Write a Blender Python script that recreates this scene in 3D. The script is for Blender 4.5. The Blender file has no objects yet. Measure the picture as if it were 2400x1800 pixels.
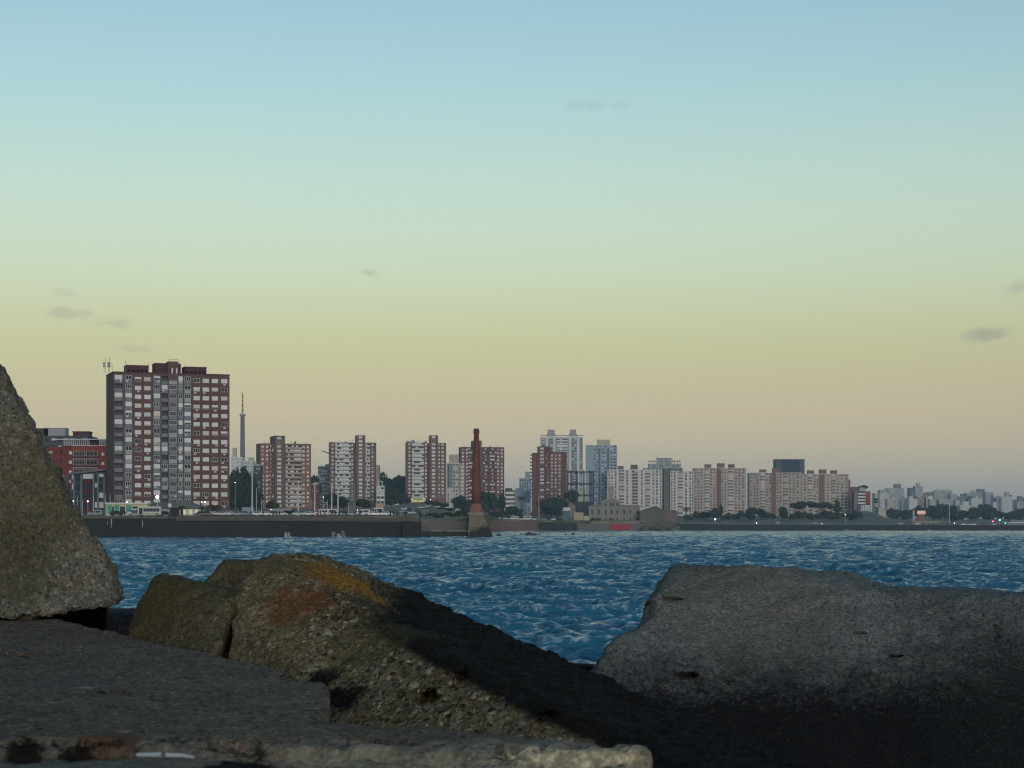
import bpy, bmesh, math, random
import numpy as np
from mathutils import Vector, Matrix

random.seed(11)
np.random.seed(11)
scene = bpy.context.scene
COL = scene.collection

# ------------------------------------------------------------------ camera, sky, sun, exposure
F = 4560.0            # focal length in photo pixels (photo 2400 wide)
CZ = 3.7              # camera height above the water
HY = 1232.0           # horizon row in the photo
cd = bpy.data.cameras.new('Camera')
cam = bpy.data.objects.new('Camera', cd)
COL.objects.link(cam)
cam.location = (0, 0, CZ)
cam.rotation_euler = (math.radians(90), 0, 0)
cd.sensor_width = 36.0
cd.lens = 36.0 * F / 2400.0
cd.shift_y = (HY - 900.0) / 2400.0
cd.clip_start = 0.1
cd.clip_end = 30000
cd.dof.use_dof = True
cd.dof.focus_distance = 30.0
cd.dof.aperture_fstop = 14.0
scene.camera = cam

SUN_EL = math.radians(9)
SUN_AZ = math.radians(168)      # clockwise from +Y: behind the camera, a little to its right
world = bpy.data.worlds.new('World')
scene.world = world
world.use_nodes = True
wn, wl = world.node_tree.nodes, world.node_tree.links
wn.clear()
w_out = wn.new('ShaderNodeOutputWorld')
w_bg = wn.new('ShaderNodeBackground')
w_bg.inputs['Strength'].default_value = 0.1
sky = wn.new('ShaderNodeTexSky')
sky.sky_type = 'NISHITA'
sky.sun_disc = False
sky.sun_elevation = SUN_EL
sky.sun_rotation = SUN_AZ
sky.altitude = 10
sky.air_density = 1.0
sky.dust_density = 0.2
sky.ozone_density = 2.0
wtc = wn.new('ShaderNodeTexCoord')
wsep = wn.new('ShaderNodeSeparateXYZ')
wl.new(wtc.outputs['Generated'], wsep.inputs[0])
# dusk grade by elevation: warm band over the horizon, clear blue above
ramp = wn.new('ShaderNodeValToRGB')
SKY_GRADE = [  # (sin of elevation, r, g, b)
    (0.0000, 0.624, 0.739, 1.412),
    (0.0180, 0.692, 0.714, 1.158),
    (0.0333, 0.866, 0.754, 0.932),
    (0.0508, 1.070, 0.800, 0.759),
    (0.0726, 1.232, 0.870, 0.653),
    (0.0943, 1.404, 1.022, 0.623),
    (0.1159, 1.637, 1.223, 0.789),
    (0.1458, 1.928, 1.505, 1.039),
    (0.1753, 1.987, 1.644, 1.158),
    (0.2105, 1.962, 1.740, 1.322),
    (0.2608, 1.797, 1.739, 1.473),
    (0.4384, 1.626, 1.654, 1.475),
    (1.0000, 1.540, 1.620, 1.475),
]
wmap = wn.new('ShaderNodeMath'); wmap.operation = 'POWER'; wmap.inputs[1].default_value = 0.5
wmx = wn.new('ShaderNodeMath'); wmx.operation = 'MAXIMUM'; wmx.inputs[1].default_value = 0.0
wl.new(wsep.outputs['Z'], wmx.inputs[0])
wl.new(wmx.outputs[0], wmap.inputs[0])
wl.new(wmap.outputs[0], ramp.inputs[0])
ramp.color_ramp.interpolation = 'B_SPLINE'
el = ramp.color_ramp.elements
while len(el) > 1:
    el.remove(el[-1])
GS = max(max(s[1:]) for s in SKY_GRADE)
for i, (z, r, g, b) in enumerate(SKY_GRADE):
    e = el[0] if i == 0 else el.new(math.sqrt(z))
    e.position = math.sqrt(z)
    e.color = (r / GS, g / GS, b / GS, 1)
wmul = wn.new('ShaderNodeMix'); wmul.data_type = 'RGBA'; wmul.blend_type = 'MULTIPLY'
wmul.inputs['Factor'].default_value = 1.0
wl.new(sky.outputs[0], wmul.inputs['A'])
wl.new(ramp.outputs[0], wmul.inputs['B'])
wgain = wn.new('ShaderNodeVectorMath'); wgain.operation = 'SCALE'; wgain.inputs['Scale'].default_value = GS
wl.new(wmul.outputs['Result'], wgain.inputs[0])
sky_col = wgain.outputs[0]
# a few thin grey cloud wisps, placed by direction on the sky
wwarp = wn.new('ShaderNodeTexNoise'); wwarp.inputs['Scale'].default_value = 75; wwarp.inputs['Detail'].default_value = 5
wl.new(wtc.outputs['Generated'], wwarp.inputs['Vector'])
CLOUDS = [(1395, 248, 64, 20, .22), (860, 637, 26, 12, .26), (165, 735, 56, 15, .26), (262, 757, 56, 13, .26),
          (148, 684, 30, 12, .13), (335, 818, 60, 9, .14), (2330, 786, 72, 20, .42), (2388, 676, 38, 20, .25)]
prev = None
for (cx, cy, sx, sy, amt) in CLOUDS:
    d = Vector(((cx - 1200) / F, 1.0, (HY - cy) / F)).normalized()
    sub = wn.new('ShaderNodeVectorMath'); sub.operation = 'SUBTRACT'; sub.inputs[1].default_value = d
    wl.new(wtc.outputs['Generated'], sub.inputs[0])
    mul = wn.new('ShaderNodeVectorMath'); mul.operation = 'MULTIPLY'
    mul.inputs[1].default_value = (F / sx, 0, F / sy)
    wl.new(sub.outputs[0], mul.inputs[0])
    ln = wn.new('ShaderNodeVectorMath'); ln.operation = 'LENGTH'
    wl.new(mul.outputs[0], ln.inputs[0])
    ad = wn.new('ShaderNodeMath'); ad.operation = 'MULTIPLY_ADD'; ad.inputs[1].default_value = 2.6; ad.inputs[2].default_value = -1.3
    wl.new(wwarp.outputs['Fac'], ad.inputs[0])
    sm = wn.new('ShaderNodeMath'); sm.operation = 'ADD'
    wl.new(ln.outputs['Value'], sm.inputs[0]); wl.new(ad.outputs[0], sm.inputs[1])
    mr = wn.new('ShaderNodeMapRange'); mr.interpolation_type = 'SMOOTHSTEP'
    mr.inputs['From Min'].default_value = 1.1; mr.inputs['From Max'].default_value = 0.2
    mr.inputs['To Min'].default_value = 0; mr.inputs['To Max'].default_value = amt
    wl.new(sm.outputs[0], mr.inputs['Value'])
    if prev is None:
        prev = mr.outputs[0]
    else:
        mxn = wn.new('ShaderNodeMath'); mxn.operation = 'MAXIMUM'
        wl.new(prev, mxn.inputs[0]); wl.new(mr.outputs[0], mxn.inputs[1]); prev = mxn.outputs[0]
wcl = wn.new('ShaderNodeMix'); wcl.data_type = 'RGBA'
wl.new(prev, wcl.inputs['Factor'])
wl.new(sky_col, wcl.inputs['A'])
wcl.inputs['B'].default_value = (2.3, 2.6, 2.75, 1)
wl.new(wcl.outputs['Result'], w_bg.inputs['Color'])
wl.new(w_bg.outputs[0], w_out.inputs[0])

sd = bpy.data.lights.new('Sun', 'SUN')
sd.energy = 0.95
sd.angle = math.radians(25)
sd.color = (1.0, 0.92, 0.84)
sun = bpy.data.objects.new('Sun', sd)
COL.objects.link(sun)
sdir = Vector((math.sin(SUN_AZ) * math.cos(SUN_EL), math.cos(SUN_AZ) * math.cos(SUN_EL), math.sin(SUN_EL)))
sun.rotation_euler = sdir.to_track_quat('Z', 'Y').to_euler()
sun.location = (0, -30, 40)

scene.view_settings.view_transform = 'Standard'
scene.view_settings.look = 'None'
scene.view_settings.exposure = 0.0
scene.view_settings.gamma = 1.0
scene.view_settings.use_curve_mapping = False
scene.cycles.use_denoising = True
scene.cycles.filter_width = 1.15
scene.cycles.max_bounces = 6
scene.cycles.volume_bounces = 1

# ------------------------------------------------------------------ helpers
def W(px, py, D):
    return Vector(((px - 1200.0) / F * D, D, CZ + (HY - py) / F * D))

def zat(py, D):
    return CZ + (HY - py) / F * D

def xat(px, D):
    return (px - 1200.0) / F * D

def sstep(a, b, x):
    t = np.clip((x - a) / (b - a), 0, 1)
    return t * t * (3 - 2 * t)

class MB:
    def __init__(s):
        s.v = []; s.f = []; s.m = []
    def quad(s, pts, m=0):
        n = len(s.v); s.v += [tuple(p) for p in pts]; s.f.append(tuple(range(n, n + len(pts)))); s.m.append(m)
    def box(s, x0, x1, y0, y1, z0, z1, m=0):
        n = len(s.v)
        s.v += [(x0, y0, z0), (x1, y0, z0), (x1, y1, z0), (x0, y1, z0), (x0, y0, z1), (x1, y0, z1), (x1, y1, z1), (x0, y1, z1)]
        for q in ((3, 2, 1, 0), (4, 5, 6, 7), (0, 1, 5, 4), (1, 2, 6, 5), (2, 3, 7, 6), (3, 0, 4, 7)):
            s.f.append(tuple(n + i for i in q)); s.m.append(m)
        return s
    def frustum(s, b, t, z0, z1, m=0):      # b, t = (x0, x1, y0, y1)
        n = len(s.v)
        for (x0, x1, y0, y1), z in ((b, z0), (t, z1)):
            s.v += [(x0, y0, z), (x1, y0, z), (x1, y1, z), (x0, y1, z)]
        for q in ((3, 2, 1, 0), (4, 5, 6, 7), (0, 1, 5, 4), (1, 2, 6, 5), (2, 3, 7, 6), (3, 0, 4, 7)):
            s.f.append(tuple(n + i for i in q)); s.m.append(m)
        return s
    def lathe(s, x, y, prof, n=12, m=0, a0=0.0, cap=True):   # prof: (z, r)
        base = len(s.v)
        for z, r in prof:
            for k in range(n):
                a = a0 + 2 * math.pi * k / n
                s.v.append((x + r * math.cos(a), y + r * math.sin(a), z))
        for i in range(len(prof) - 1):
            for k in range(n):
                k2 = (k + 1) % n
                s.f.append((base + i * n + k, base + i * n + k2, base + (i + 1) * n + k2, base + (i + 1) * n + k)); s.m.append(m)
        if cap:
            s.f.append(tuple(base + k for k in reversed(range(n)))); s.m.append(m)
            t = base + (len(prof) - 1) * n
            s.f.append(tuple(t + k for k in range(n))); s.m.append(m)
        return s
    def bar(s, p, q, r, n=6, m=0, r2=None):
        p, q = Vector(p), Vector(q); d = (q - p)
        if d.length < 1e-6: return s
        d.normalize()
        up = Vector((0, 0, 1)) if abs(d.z) < .9 else Vector((1, 0, 0))
        a = d.cross(up).normalized(); b = d.cross(a).normalized()
        base = len(s.v); r2 = r if r2 is None else r2
        for c, rr in ((p, r), (q, r2)):
            for k in range(n):
                t = 2 * math.pi * k / n
                s.v.append(tuple(c + a * (rr * math.cos(t)) + b * (rr * math.sin(t))))
        for k in range(n):
            k2 = (k + 1) % n
            s.f.append((base + k, base + n + k, base + n + k2, base + k2)); s.m.append(m)
        s.f.append(tuple(base + k for k in range(n))); s.m.append(m)
        s.f.append(tuple(base + n + k for k in reversed(range(n)))); s.m.append(m)
        return s
    def prism(s, poly, y0, y1, m=0):        # poly of (x, z), extruded in y
        n = len(s.v); k = len(poly)
        s.v += [(x, y0, z) for x, z in poly] + [(x, y1, z) for x, z in poly]
        s.f.append(tuple(n + i for i in range(k))); s.m.append(m)
        s.f.append(tuple(n + k + i for i in reversed(range(k)))); s.m.append(m)
        for i in range(k):
            j = (i + 1) % k
            s.f.append((n + i, n + k + i, n + k + j, n + j)); s.m.append(m)
        return s
    def mesh(s, name, mats, smooth=False):
        me = bpy.data.meshes.new(name)
        me.from_pydata(s.v, [], s.f)
        for m in (mats if isinstance(mats, (list, tuple)) else [mats]):
            me.materials.append(m)
        if len(me.materials) > 1:
            me.polygons.foreach_set('material_index', s.m)
        if smooth:
            me.polygons.foreach_set('use_smooth', [True] * len(me.polygons))
        bm = bmesh.new(); bm.from_mesh(me)
        bmesh.ops.recalc_face_normals(bm, faces=bm.faces)
        bm.to_mesh(me); bm.free()
        return me

def ob(name, me, parent=None, loc=(0, 0, 0), rz=0.0):
    o = bpy.data.objects.new(name, me)
    COL.objects.link(o)
    if parent is not None: o.parent = parent
    o.location = loc
    if rz: o.rotation_euler = (0, 0, rz)
    return o

def tag(o, label=None, cat=None, group=None, kind=None):
    if label: o['label'] = label
    if cat: o['category'] = cat
    if group: o['group'] = group
    if kind: o['kind'] = kind
    return o

def thing(name, label, cat, loc=(0, 0, 0), rz=0.0, group=None):
    o = ob(name, None, None, loc, rz)
    o.empty_display_size = 1
    return tag(o, label, cat, group)

def copy_tree(o, parent=None):
    c = o.copy(); COL.objects.link(c); c.parent = parent
    for ch in o.children:
        copy_tree(ch, c)
    return c

# ------------------------------------------------------------------ materials
MATS = {}
def mat(name, rgb, rough=0.8, var=0.18, scale=0.6, detail=6, spec=0.3, metal=0.0, streak=0.0, emit=None, bump=0.0, bscale=20):
    if name in MATS: return MATS[name]
    m = bpy.data.materials.new(name); m.use_nodes = True
    nt = m.node_tree; N, L = nt.nodes, nt.links
    b = N['Principled BSDF']
    b.inputs['Roughness'].default_value = rough
    b.inputs['Specular IOR Level'].default_value = spec
    b.inputs['Metallic'].default_value = metal
    if emit:
        b.inputs['Base Color'].default_value = (*rgb, 1)
        b.inputs['Emission Color'].default_value = (*rgb, 1)
        b.inputs['Emission Strength'].default_value = emit
    elif var > 0:
        geo = N.new('ShaderNodeNewGeometry')
        nz = N.new('ShaderNodeTexNoise'); nz.inputs['Scale'].default_value = scale; nz.inputs['Detail'].default_value = detail
        nz.inputs['Roughness'].default_value = 0.65
        mp = N.new('ShaderNodeMapping')
        mp.inputs['Scale'].default_value = (1, 1, 0.25 if streak else 1)
        L.new(geo.outputs['Position'], mp.inputs[0]); L.new(mp.outputs[0], nz.inputs['Vector'])
        oi = N.new('ShaderNodeObjectInfo')
        ad = N.new('ShaderNodeMath'); ad.operation = 'MULTIPLY_ADD'; ad.inputs[1].default_value = 0.25; 
        L.new(oi.outputs['Random'], ad.inputs[0]); L.new(nz.outputs['Fac'], ad.inputs[2])
        cr = N.new('ShaderNodeMapRange')
        cr.inputs['From Min'].default_value = 0.3; cr.inputs['From Max'].default_value = 0.95
        cr.inputs['To Min'].default_value = 1 - var; cr.inputs['To Max'].default_value = 1 + var
        L.new(ad.outputs[0], cr.inputs['Value'])
        mu = N.new('ShaderNodeVectorMath'); mu.operation = 'SCALE'; mu.inputs[0].default_value = rgb
        L.new(cr.outputs[0], mu.inputs['Scale'])
        L.new(mu.outputs[0], b.inputs['Base Color'])
        if bump:
            nb = N.new('ShaderNodeTexNoise'); nb.inputs['Scale'].default_value = bscale; nb.inputs['Detail'].default_value = 5
            L.new(geo.outputs['Position'], nb.inputs['Vector'])
            bp = N.new('ShaderNodeBump'); bp.inputs['Strength'].default_value = bump; bp.inputs['Distance'].default_value = 0.05
            L.new(nb.outputs['Fac'], bp.inputs['Height']); L.new(bp.outputs[0], b.inputs['Normal'])
    else:
        b.inputs['Base Color'].default_value = (*rgb, 1)
    MATS[name] = m
    return m

BRICK1 = mat('brick_maroon', (.140, .074, .068), var=.22, scale=.5, streak=1)
BRICK1D = mat('brick_maroon_roof', (.085, .032, .038), var=.2)
BRICK2 = mat('brick_rust', (.225, .105, .075), var=.2, streak=1)
BRICK3 = mat('brick_brown', (.165, .108, .092), var=.2, streak=1)
BRICK4 = mat('brick_wine', (.190, .090, .085), var=.2, streak=1)
BRICKRED = mat('render_red', (.27, .060, .045), var=.15, streak=1)
CHIM = mat('brick_chimney', (.155, .058, .042), var=.4, scale=.35, streak=1)
GREYP = mat('panel_grey', (.185, .205, .24), var=.18, streak=1)
GREYD = mat('panel_dark', (.085, .090, .105), var=.2, streak=1)
MAUVE = mat('panel_mauve', (.115, .088, .092), var=.2, streak=1)
GREYL = mat('panel_pale', (.34, .36, .38), var=.14, streak=1)
BLUEW = mat('render_blue_grey', (.30, .37, .44), var=.12, streak=1)
BLUED = mat('render_blue_dark', (.11, .15, .20), var=.12, streak=1)
WHITEC = mat('concrete_white', (.58, .57, .55), var=.14, scale=.3, streak=1)
WHITEB = mat('render_white', (.66, .68, .68), var=.12, streak=1)
CREAM = mat('render_cream', (.47, .44, .37), var=.14, streak=1)
PINKC = mat('concrete_pinkish', (.42, .345, .31), var=.2, streak=1)
BROWNI = mat('brick_infill', (.20, .12, .095), var=.22, streak=1)
TANST = mat('stone_tan', (.245, .228, .19), var=.28, scale=.35, streak=1)
TANROOF = mat('roof_tan', (.17, .15, .125), var=.25)
DARKROOF = mat('roof_dark', (.075, .065, .06), var=.25)
FRAMEW = mat('window_frame_white', (.68, .69, .70), var=.1, rough=.5)
FRAMED = mat('window_frame_dark', (.05, .05, .055), var=.1, rough=.5)
GLASS = mat('glass_dark', (.020, .024, .030), rough=.45, var=0, spec=.25)
GLASSB = mat('glass_blue', (.022, .050, .080), rough=.4, var=.25, spec=.25)
SHUT = [mat('shutter_%s' % n, c, rough=.6, var=.1, scale=3) for n, c in
        (('white', (.66, .68, .70)), ('cream', (.62, .60, .54)), ('pink', (.60, .53, .52)), ('green', (.55, .63, .59)))]
METALW = mat('metal_white', (.52, .55, .57), rough=.5, var=.1)
METALG = mat('metal_grey', (.22, .24, .26), rough=.5, var=.1)
IRON = mat('iron_black', (.028, .034, .04), rough=.6, var=.1)
ASPH = mat('asphalt', (.055, .056, .06), var=.2, scale=.2)
PAVE = mat('paving', (.20, .17, .145), var=.2, scale=.4)
WALLD = mat('seawall_wet_stone', (.022, .026, .026), var=.55, scale=.22, rough=.75, bump=.4, bscale=1.5)
WALLT = mat('seawall_coping', (.115, .098, .085), var=.3, scale=.4, streak=1)
WALLR = mat('seawall_brown', (.15, .095, .078), var=.3, scale=.15)
WALLP = mat('seawall_pale', (.135, .125, .118), var=.3, scale=.2)
LIME = mat('lime_stain', (.42, .42, .38), var=.3, scale=2)
REDW = mat('wall_red_paint', (.40, .035, .05), var=.25, scale=.4)
RUBBLE = mat('rubble_mossy', (.125, .115, .085), var=.45, scale=.35)
FOAM = mat('foam_white', (.62, .70, .74), var=.15, rough=.9)
WETROCK = mat('wet_rock', (.035, .038, .042), var=.3, rough=.5)

def leafmat(name, c1, c2):
    m = bpy.data.materials.new(name); m.use_nodes = True
    N, L = m.node_tree.nodes, m.node_tree.links
    b = N['Principled BSDF']; b.inputs['Roughness'].default_value = .7; b.inputs['Specular IOR Level'].default_value = .2
    geo = N.new('ShaderNodeNewGeometry')
    nz = N.new('ShaderNodeTexNoise'); nz.inputs['Scale'].default_value = .45; nz.inputs['Detail'].default_value = 4
    L.new(geo.outputs['Position'], nz.inputs['Vector'])
    oi = N.new('ShaderNodeObjectInfo')
    ad = N.new('ShaderNodeMath'); ad.operation = 'MULTIPLY_ADD'; ad.inputs[1].default_value = .5; ad.inputs[2].default_value = -.25
    L.new(oi.outputs['Random'], ad.inputs[0])
    a2 = N.new('ShaderNodeMath'); a2.operation = 'ADD'; L.new(ad.outputs[0], a2.inputs[0]); L.new(nz.outputs['Fac'], a2.inputs[1])
    mx = N.new('ShaderNodeMix'); mx.data_type = 'RGBA'
    mx.inputs['A'].default_value = (*c1, 1); mx.inputs['B'].default_value = (*c2, 1)
    L.new(a2.outputs[0], mx.inputs['Factor']); L.new(mx.outputs['Result'], b.inputs['Base Color'])
    return m
LEAF = leafmat('leaf_dark', (.018, .038, .026), (.040, .068, .036))
LEAF2 = leafmat('leaf_olive', (.040, .052, .024), (.070, .080, .035))
BARK = mat('bark', (.07, .055, .045), var=.3, scale=2)

def lamp_mat(name, rgb, s):
    return mat(name, rgb, emit=s, var=0)
LIT = lamp_mat('lit_bulb_warm', (1, .93, .8), 8)
LITW = lamp_mat('lit_bulb_white', (1, .98, .95), 2.5)
LITR = lamp_mat('lit_red', (1, .12, .2), 3)
LITG = lamp_mat('lit_green', (.2, 1, .75), 3)
LITP = lamp_mat('lit_pink', (1, .45, .95), 5)
LITY = lamp_mat('lit_interior', (.85, .82, .42), .12)

# ------------------------------------------------------------------ terrain
def gh(X, Y):
    X = np.asarray(X, float); Y = np.asarray(Y, float)
    px = 1200 + F * X / Y
    hA = 6.5 - 1.5 * sstep(955, 1010, px) + .45 * sstep(585, 630, Y) + np.clip(Y - 640, 0, 860) * .0115 + np.clip(Y - 1500, 0, 1e5) * .006
    hB0 = 7.4 - 2.9 * sstep(1540, 1620, px) - .8 * sstep(1700, 2400, px)
    hB = hB0 + np.clip(Y - 1445, 0, 300) * .026 * (1 - .55 * sstep(1995, 2120, px)) + np.clip(Y - 1745, 0, 1e5) * .0075
    hA = hA + 4.5 * sstep(700, 1250, Y) * np.exp(-((px - 1000) / 95) ** 2)
    mound = 6.5 * np.exp(-((px - 2035) / 42) ** 2 - ((Y - 1700) / 90) ** 2)
    t = sstep(960, 1240, px)
    und = .25 * np.sin(X * .05) * np.sin(Y * .023) * sstep(640, 800, Y)
    return hA * (1 - t) + hB * t + mound + und

def ground_grid(pxs, Ds):
    v = []; f = []
    for D in Ds:
        Dv = np.maximum(D, np.interp(pxs, [60, 560, 960, 975, 990], [578.5, 586, 600, 602, 609])) if D < 620 else np.full_like(pxs, D)
        X = (pxs - 1200) / F * Dv
        Z = gh(X, Dv)
        v += list(zip(X.tolist(), Dv.tolist(), Z.tolist()))
    n = len(pxs)
    # skirt down to the water so the sheet has no open front edge
    v = [(x, y, -2.0) for x, y, z in v[:n]] + v
    for j in range(len(Ds)):
        for i in range(n - 1):
            f.append((j * n + i, j * n + i + 1, (j + 1) * n + i + 1, (j + 1) * n + i))
    return v, f

gm = bpy.data.materials.new('ground_mix'); gm.use_nodes = True
N, L = gm.node_tree.nodes, gm.node_tree.links
b = N['Principled BSDF']; b.inputs['Roughness'].default_value = .9
geo = N.new('ShaderNodeNewGeometry'); nz = N.new('ShaderNodeTexNoise'); nz.inputs['Scale'].default_value = .06; nz.inputs['Detail'].default_value = 9
L.new(geo.outputs['Position'], nz.inputs['Vector'])
cr = N.new('ShaderNodeValToRGB'); L.new(nz.outputs['Fac'], cr.inputs[0])
cr.color_ramp.elements[0].position = .38; cr.color_ramp.elements[0].color = (.058, .078, .036, 1)
cr.color_ramp.elements[1].position = .62; cr.color_ramp.elements[1].color = (.23, .20, .14, 1)
L.new(cr.outputs[0], b.inputs['Base Color'])

gv, gf = ground_grid(np.concatenate([np.linspace(-700, 0, 8)[:-1], np.linspace(0, 1150, 60)]),
                     np.concatenate([np.linspace(581, 700, 10), np.linspace(720, 2000, 40), np.array([2400, 3000, 4200, 6500])]))
g2v, g2f = ground_grid(np.concatenate([np.linspace(1150, 2400, 90), np.linspace(2450, 3400, 8)]),
                       np.concatenate([np.linspace(1446, 2000, 36), np.array([2200, 2500, 3000, 4200, 6500])]))
k = len(gv)
gme = bpy.data.meshes.new('ground'); gme.from_pydata(gv + g2v, [], gf + [tuple(i + k for i in q) for q in g2f])
gme.materials.append(gm)
gme.polygons.foreach_set('use_smooth', [True] * len(gme.polygons))
tag(ob('ground', gme), 'rising ground of the shore under the city', kind='structure')

def strip(name, px0, px1, D0, D1, dz, m, label):
    pxs = np.linspace(px0, px1, 40); mb = MB()
    for a, c in zip(pxs[:-1], pxs[1:]):
        q = []
        for p, D in ((a, D0), (c, D0), (c, D1), (a, D1)):
            x = xat(p, D); q.append((x, D, float(gh(x, D)) + dz))
        mb.quad(q)
    return tag(ob(name, mb.mesh(name, m)), label, kind='structure')
strip('pavement', -300, 955, 600, 611, .03, PAVE, 'brown paved promenade along the top of the near seawall')
strip('road', -300, 940, 612, 640, .03, ASPH, 'asphalt coast road behind the promenade')
strip('pavement', 1600, 2600, 1450, 1470, .05, PAVE, 'paved promenade along the far low seawall')

# ------------------------------------------------------------------ water
def make_water():
    az_d = np.linspace(-1320, 1320, 580)
    az = np.concatenate([np.linspace(-16000, -1500, 14), az_d, np.linspace(1500, 16000, 14)]) / F
    r = [9.0]
    while r[-1] < 40: r.append(r[-1] * 1.015)
    while r[-1] < 640: r.append(r[-1] * 1.0022)
    while r[-1] < 1480: r.append(r[-1] * 1.003)
    while r[-1] < 1750: r.append(r[-1] * 1.02)
    while r[-1] < 9000: r.append(r[-1] * 1.2)
    r = np.array(r)
    dr = np.gradient(r)
    A, Rr = np.meshgrid(az, r)
    X = A * Rr; Y = Rr.copy()
    DR = np.repeat(dr[:, None], len(az), 1)
    inb = (np.abs(A) < 1330 / F).astype(float)
    Z = np.zeros_like(X); DX = np.zeros_like(X); DY = np.zeros_like(X); J = np.zeros_like(X)
    rng = np.random.RandomState(5)
    nW = 54
    lam = np.exp(np.linspace(math.log(.55), math.log(17), nW)) * rng.uniform(.93, 1.07, nW)
    th0 = math.radians(-104)
    for i in range(nW):
        l = lam[i]; kk = 2 * math.pi / l
        th = th0 + rng.normal(0, .42 if l > 3 else .65)
        amp = .0155 * l ** .80 * (1.0 if l < 6 else (6 / l) ** 1.5) * rng.uniform(.6, 1.4)
        fade = sstep(1.9, 3.0, l / np.maximum(DR * abs(math.sin(th)) + A * 0 + .02, 1e-3)) * inb
        ph = kk * (X * math.cos(th) + Y * math.sin(th)) + rng.uniform(0, 6.28)
        # gusty groups, so the chop is not even
        grp = 1 + .45 * np.sin(X * (.05 + .02 * rng.rand()) + Y * .031 * rng.uniform(-1, 1) + rng.uniform(0, 6)) * np.sin(Y * .043 + rng.uniform(0, 6))
        a = amp * fade * grp
        s, c = np.sin(ph), np.cos(ph)
        Z += a * s
        DX += .85 * a * math.cos(th) * c; DY += .85 * a * math.sin(th) * c
        J += a * kk * s
    foam = sstep(.50, .85, J) * sstep(.04, .22, Z)
    X = X + DX; Y = Y + DY
    # swash along the near seawall
    n = len(az)
    co = np.stack([X, Y, Z], -1).reshape(-1, 3).astype(np.float32)
    m, = (len(r),)
    idx = np.arange(m * n).reshape(m, n)
    q = np.stack([idx[:-1, :-1], idx[:-1, 1:], idx[1:, 1:], idx[1:, :-1]], -1).reshape(-1, 4)
    me = bpy.data.meshes.new('water')
    me.vertices.add(len(co)); me.vertices.foreach_set('co', co.ravel())
    me.loops.add(q.size); me.loops.foreach_set('vertex_index', q.ravel().astype(np.int32))
    me.polygons.add(len(q)); me.polygons.foreach_set('loop_start', (np.arange(len(q)) * 4).astype(np.int32))
    me.polygons.foreach_set('loop_total', np.full(len(q), 4, np.int32))
    me.update(calc_edges=True)
    me.polygons.foreach_set('use_smooth', np.ones(len(q), bool))
    at = me.attributes.new('foam', 'FLOAT', 'POINT'); at.data.foreach_set('value', foam.ravel().astype(np.float32))
    return me

def water_material():
    m = bpy.data.materials.new('sea_water'); m.use_nodes = True
    N, L = m.node_tree.nodes, m.node_tree.links
    b = N['Principled BSDF']
    b.inputs['Roughness'].default_value = .12
    b.inputs['Specular IOR Level'].default_value = .5
    b.inputs['IOR'].default_value = 1.33
    geo = N.new('ShaderNodeNewGeometry')
    nz = N.new('ShaderNodeTexNoise'); nz.inputs['Scale'].default_value = .05; nz.inputs['Detail'].default_value = 6
    L.new(geo.outputs['Position'], nz.inputs['Vector'])
    mx = N.new('ShaderNodeMix'); mx.data_type = 'RGBA'
    mx.inputs['A'].default_value = (.012, .105, .185, 1); mx.inputs['B'].default_value = (.026, .165, .270, 1)
    L.new(nz.outputs['Fac'], mx.inputs['Factor'])
    fo = N.new('ShaderNodeAttribute'); fo.attribute_name = 'foam'
    fn = N.new('ShaderNodeTexNoise'); fn.inputs['Scale'].default_value = 3.5; fn.inputs['Detail'].default_value = 6; fn.inputs['Roughness'].default_value = .7
    L.new(geo.outputs['Position'], fn.inputs['Vector'])
    mr = N.new('ShaderNodeMapRange'); mr.inputs['From Min'].default_value = .42; mr.inputs['From Max'].default_value = .62
    L.new(fn.outputs['Fac'], mr.inputs['Value'])
    mm = N.new('ShaderNodeMath'); mm.operation = 'MULTIPLY'; L.new(mr.outputs[0], mm.inputs[0]); L.new(fo.outputs['Fac'], mm.inputs[1])
    m2 = N.new('ShaderNodeMix'); m2.data_type = 'RGBA'; m2.inputs['B'].default_value = (.45, .58, .66, 1)
    L.new(mm.outputs[0], m2.inputs['Factor']); L.new(mx.outputs['Result'], m2.inputs['A'])
    L.new(m2.outputs['Result'], b.inputs['Base Color'])
    # ripples, two scales
    mp = N.new('ShaderNodeMapping'); mp.inputs['Scale'].default_value = (.8, 1.5, 1); mp.inputs['Rotation'].default_value = (0, 0, .2)
    L.new(geo.outputs['Position'], mp.inputs[0])
    n1 = N.new('ShaderNodeTexNoise'); n1.inputs['Scale'].default_value = 2.2; n1.inputs['Detail'].default_value = 5; n1.inputs['Roughness'].default_value = .6
    L.new(mp.outputs[0], n1.inputs['Vector'])
    n2 = N.new('ShaderNodeTexNoise'); n2.inputs['Scale'].default_value = .28; n2.inputs['Detail'].default_value = 5
    L.new(mp.outputs[0], n2.inputs['Vector'])
    b2 = N.new('ShaderNodeBump'); b2.inputs['Strength'].default_value = .9; b2.inputs['Distance'].default_value = 2.2
    L.new(n2.outputs['Fac'], b2.inputs['Height'])
    b1 = N.new('ShaderNodeBump'); b1.inputs['Strength'].default_value = .5; b1.inputs['Distance'].default_value = .12
    L.new(n1.outputs['Fac'], b1.inputs['Height']); L.new(b2.outputs[0], b1.inputs['Normal'])
    L.new(b1.outputs[0], b.inputs['Normal'])
    return m
wme = make_water(); wme.materials.append(water_material())
tag(ob('water', wme), 'choppy dark blue sea of the bay', kind='structure')

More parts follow.
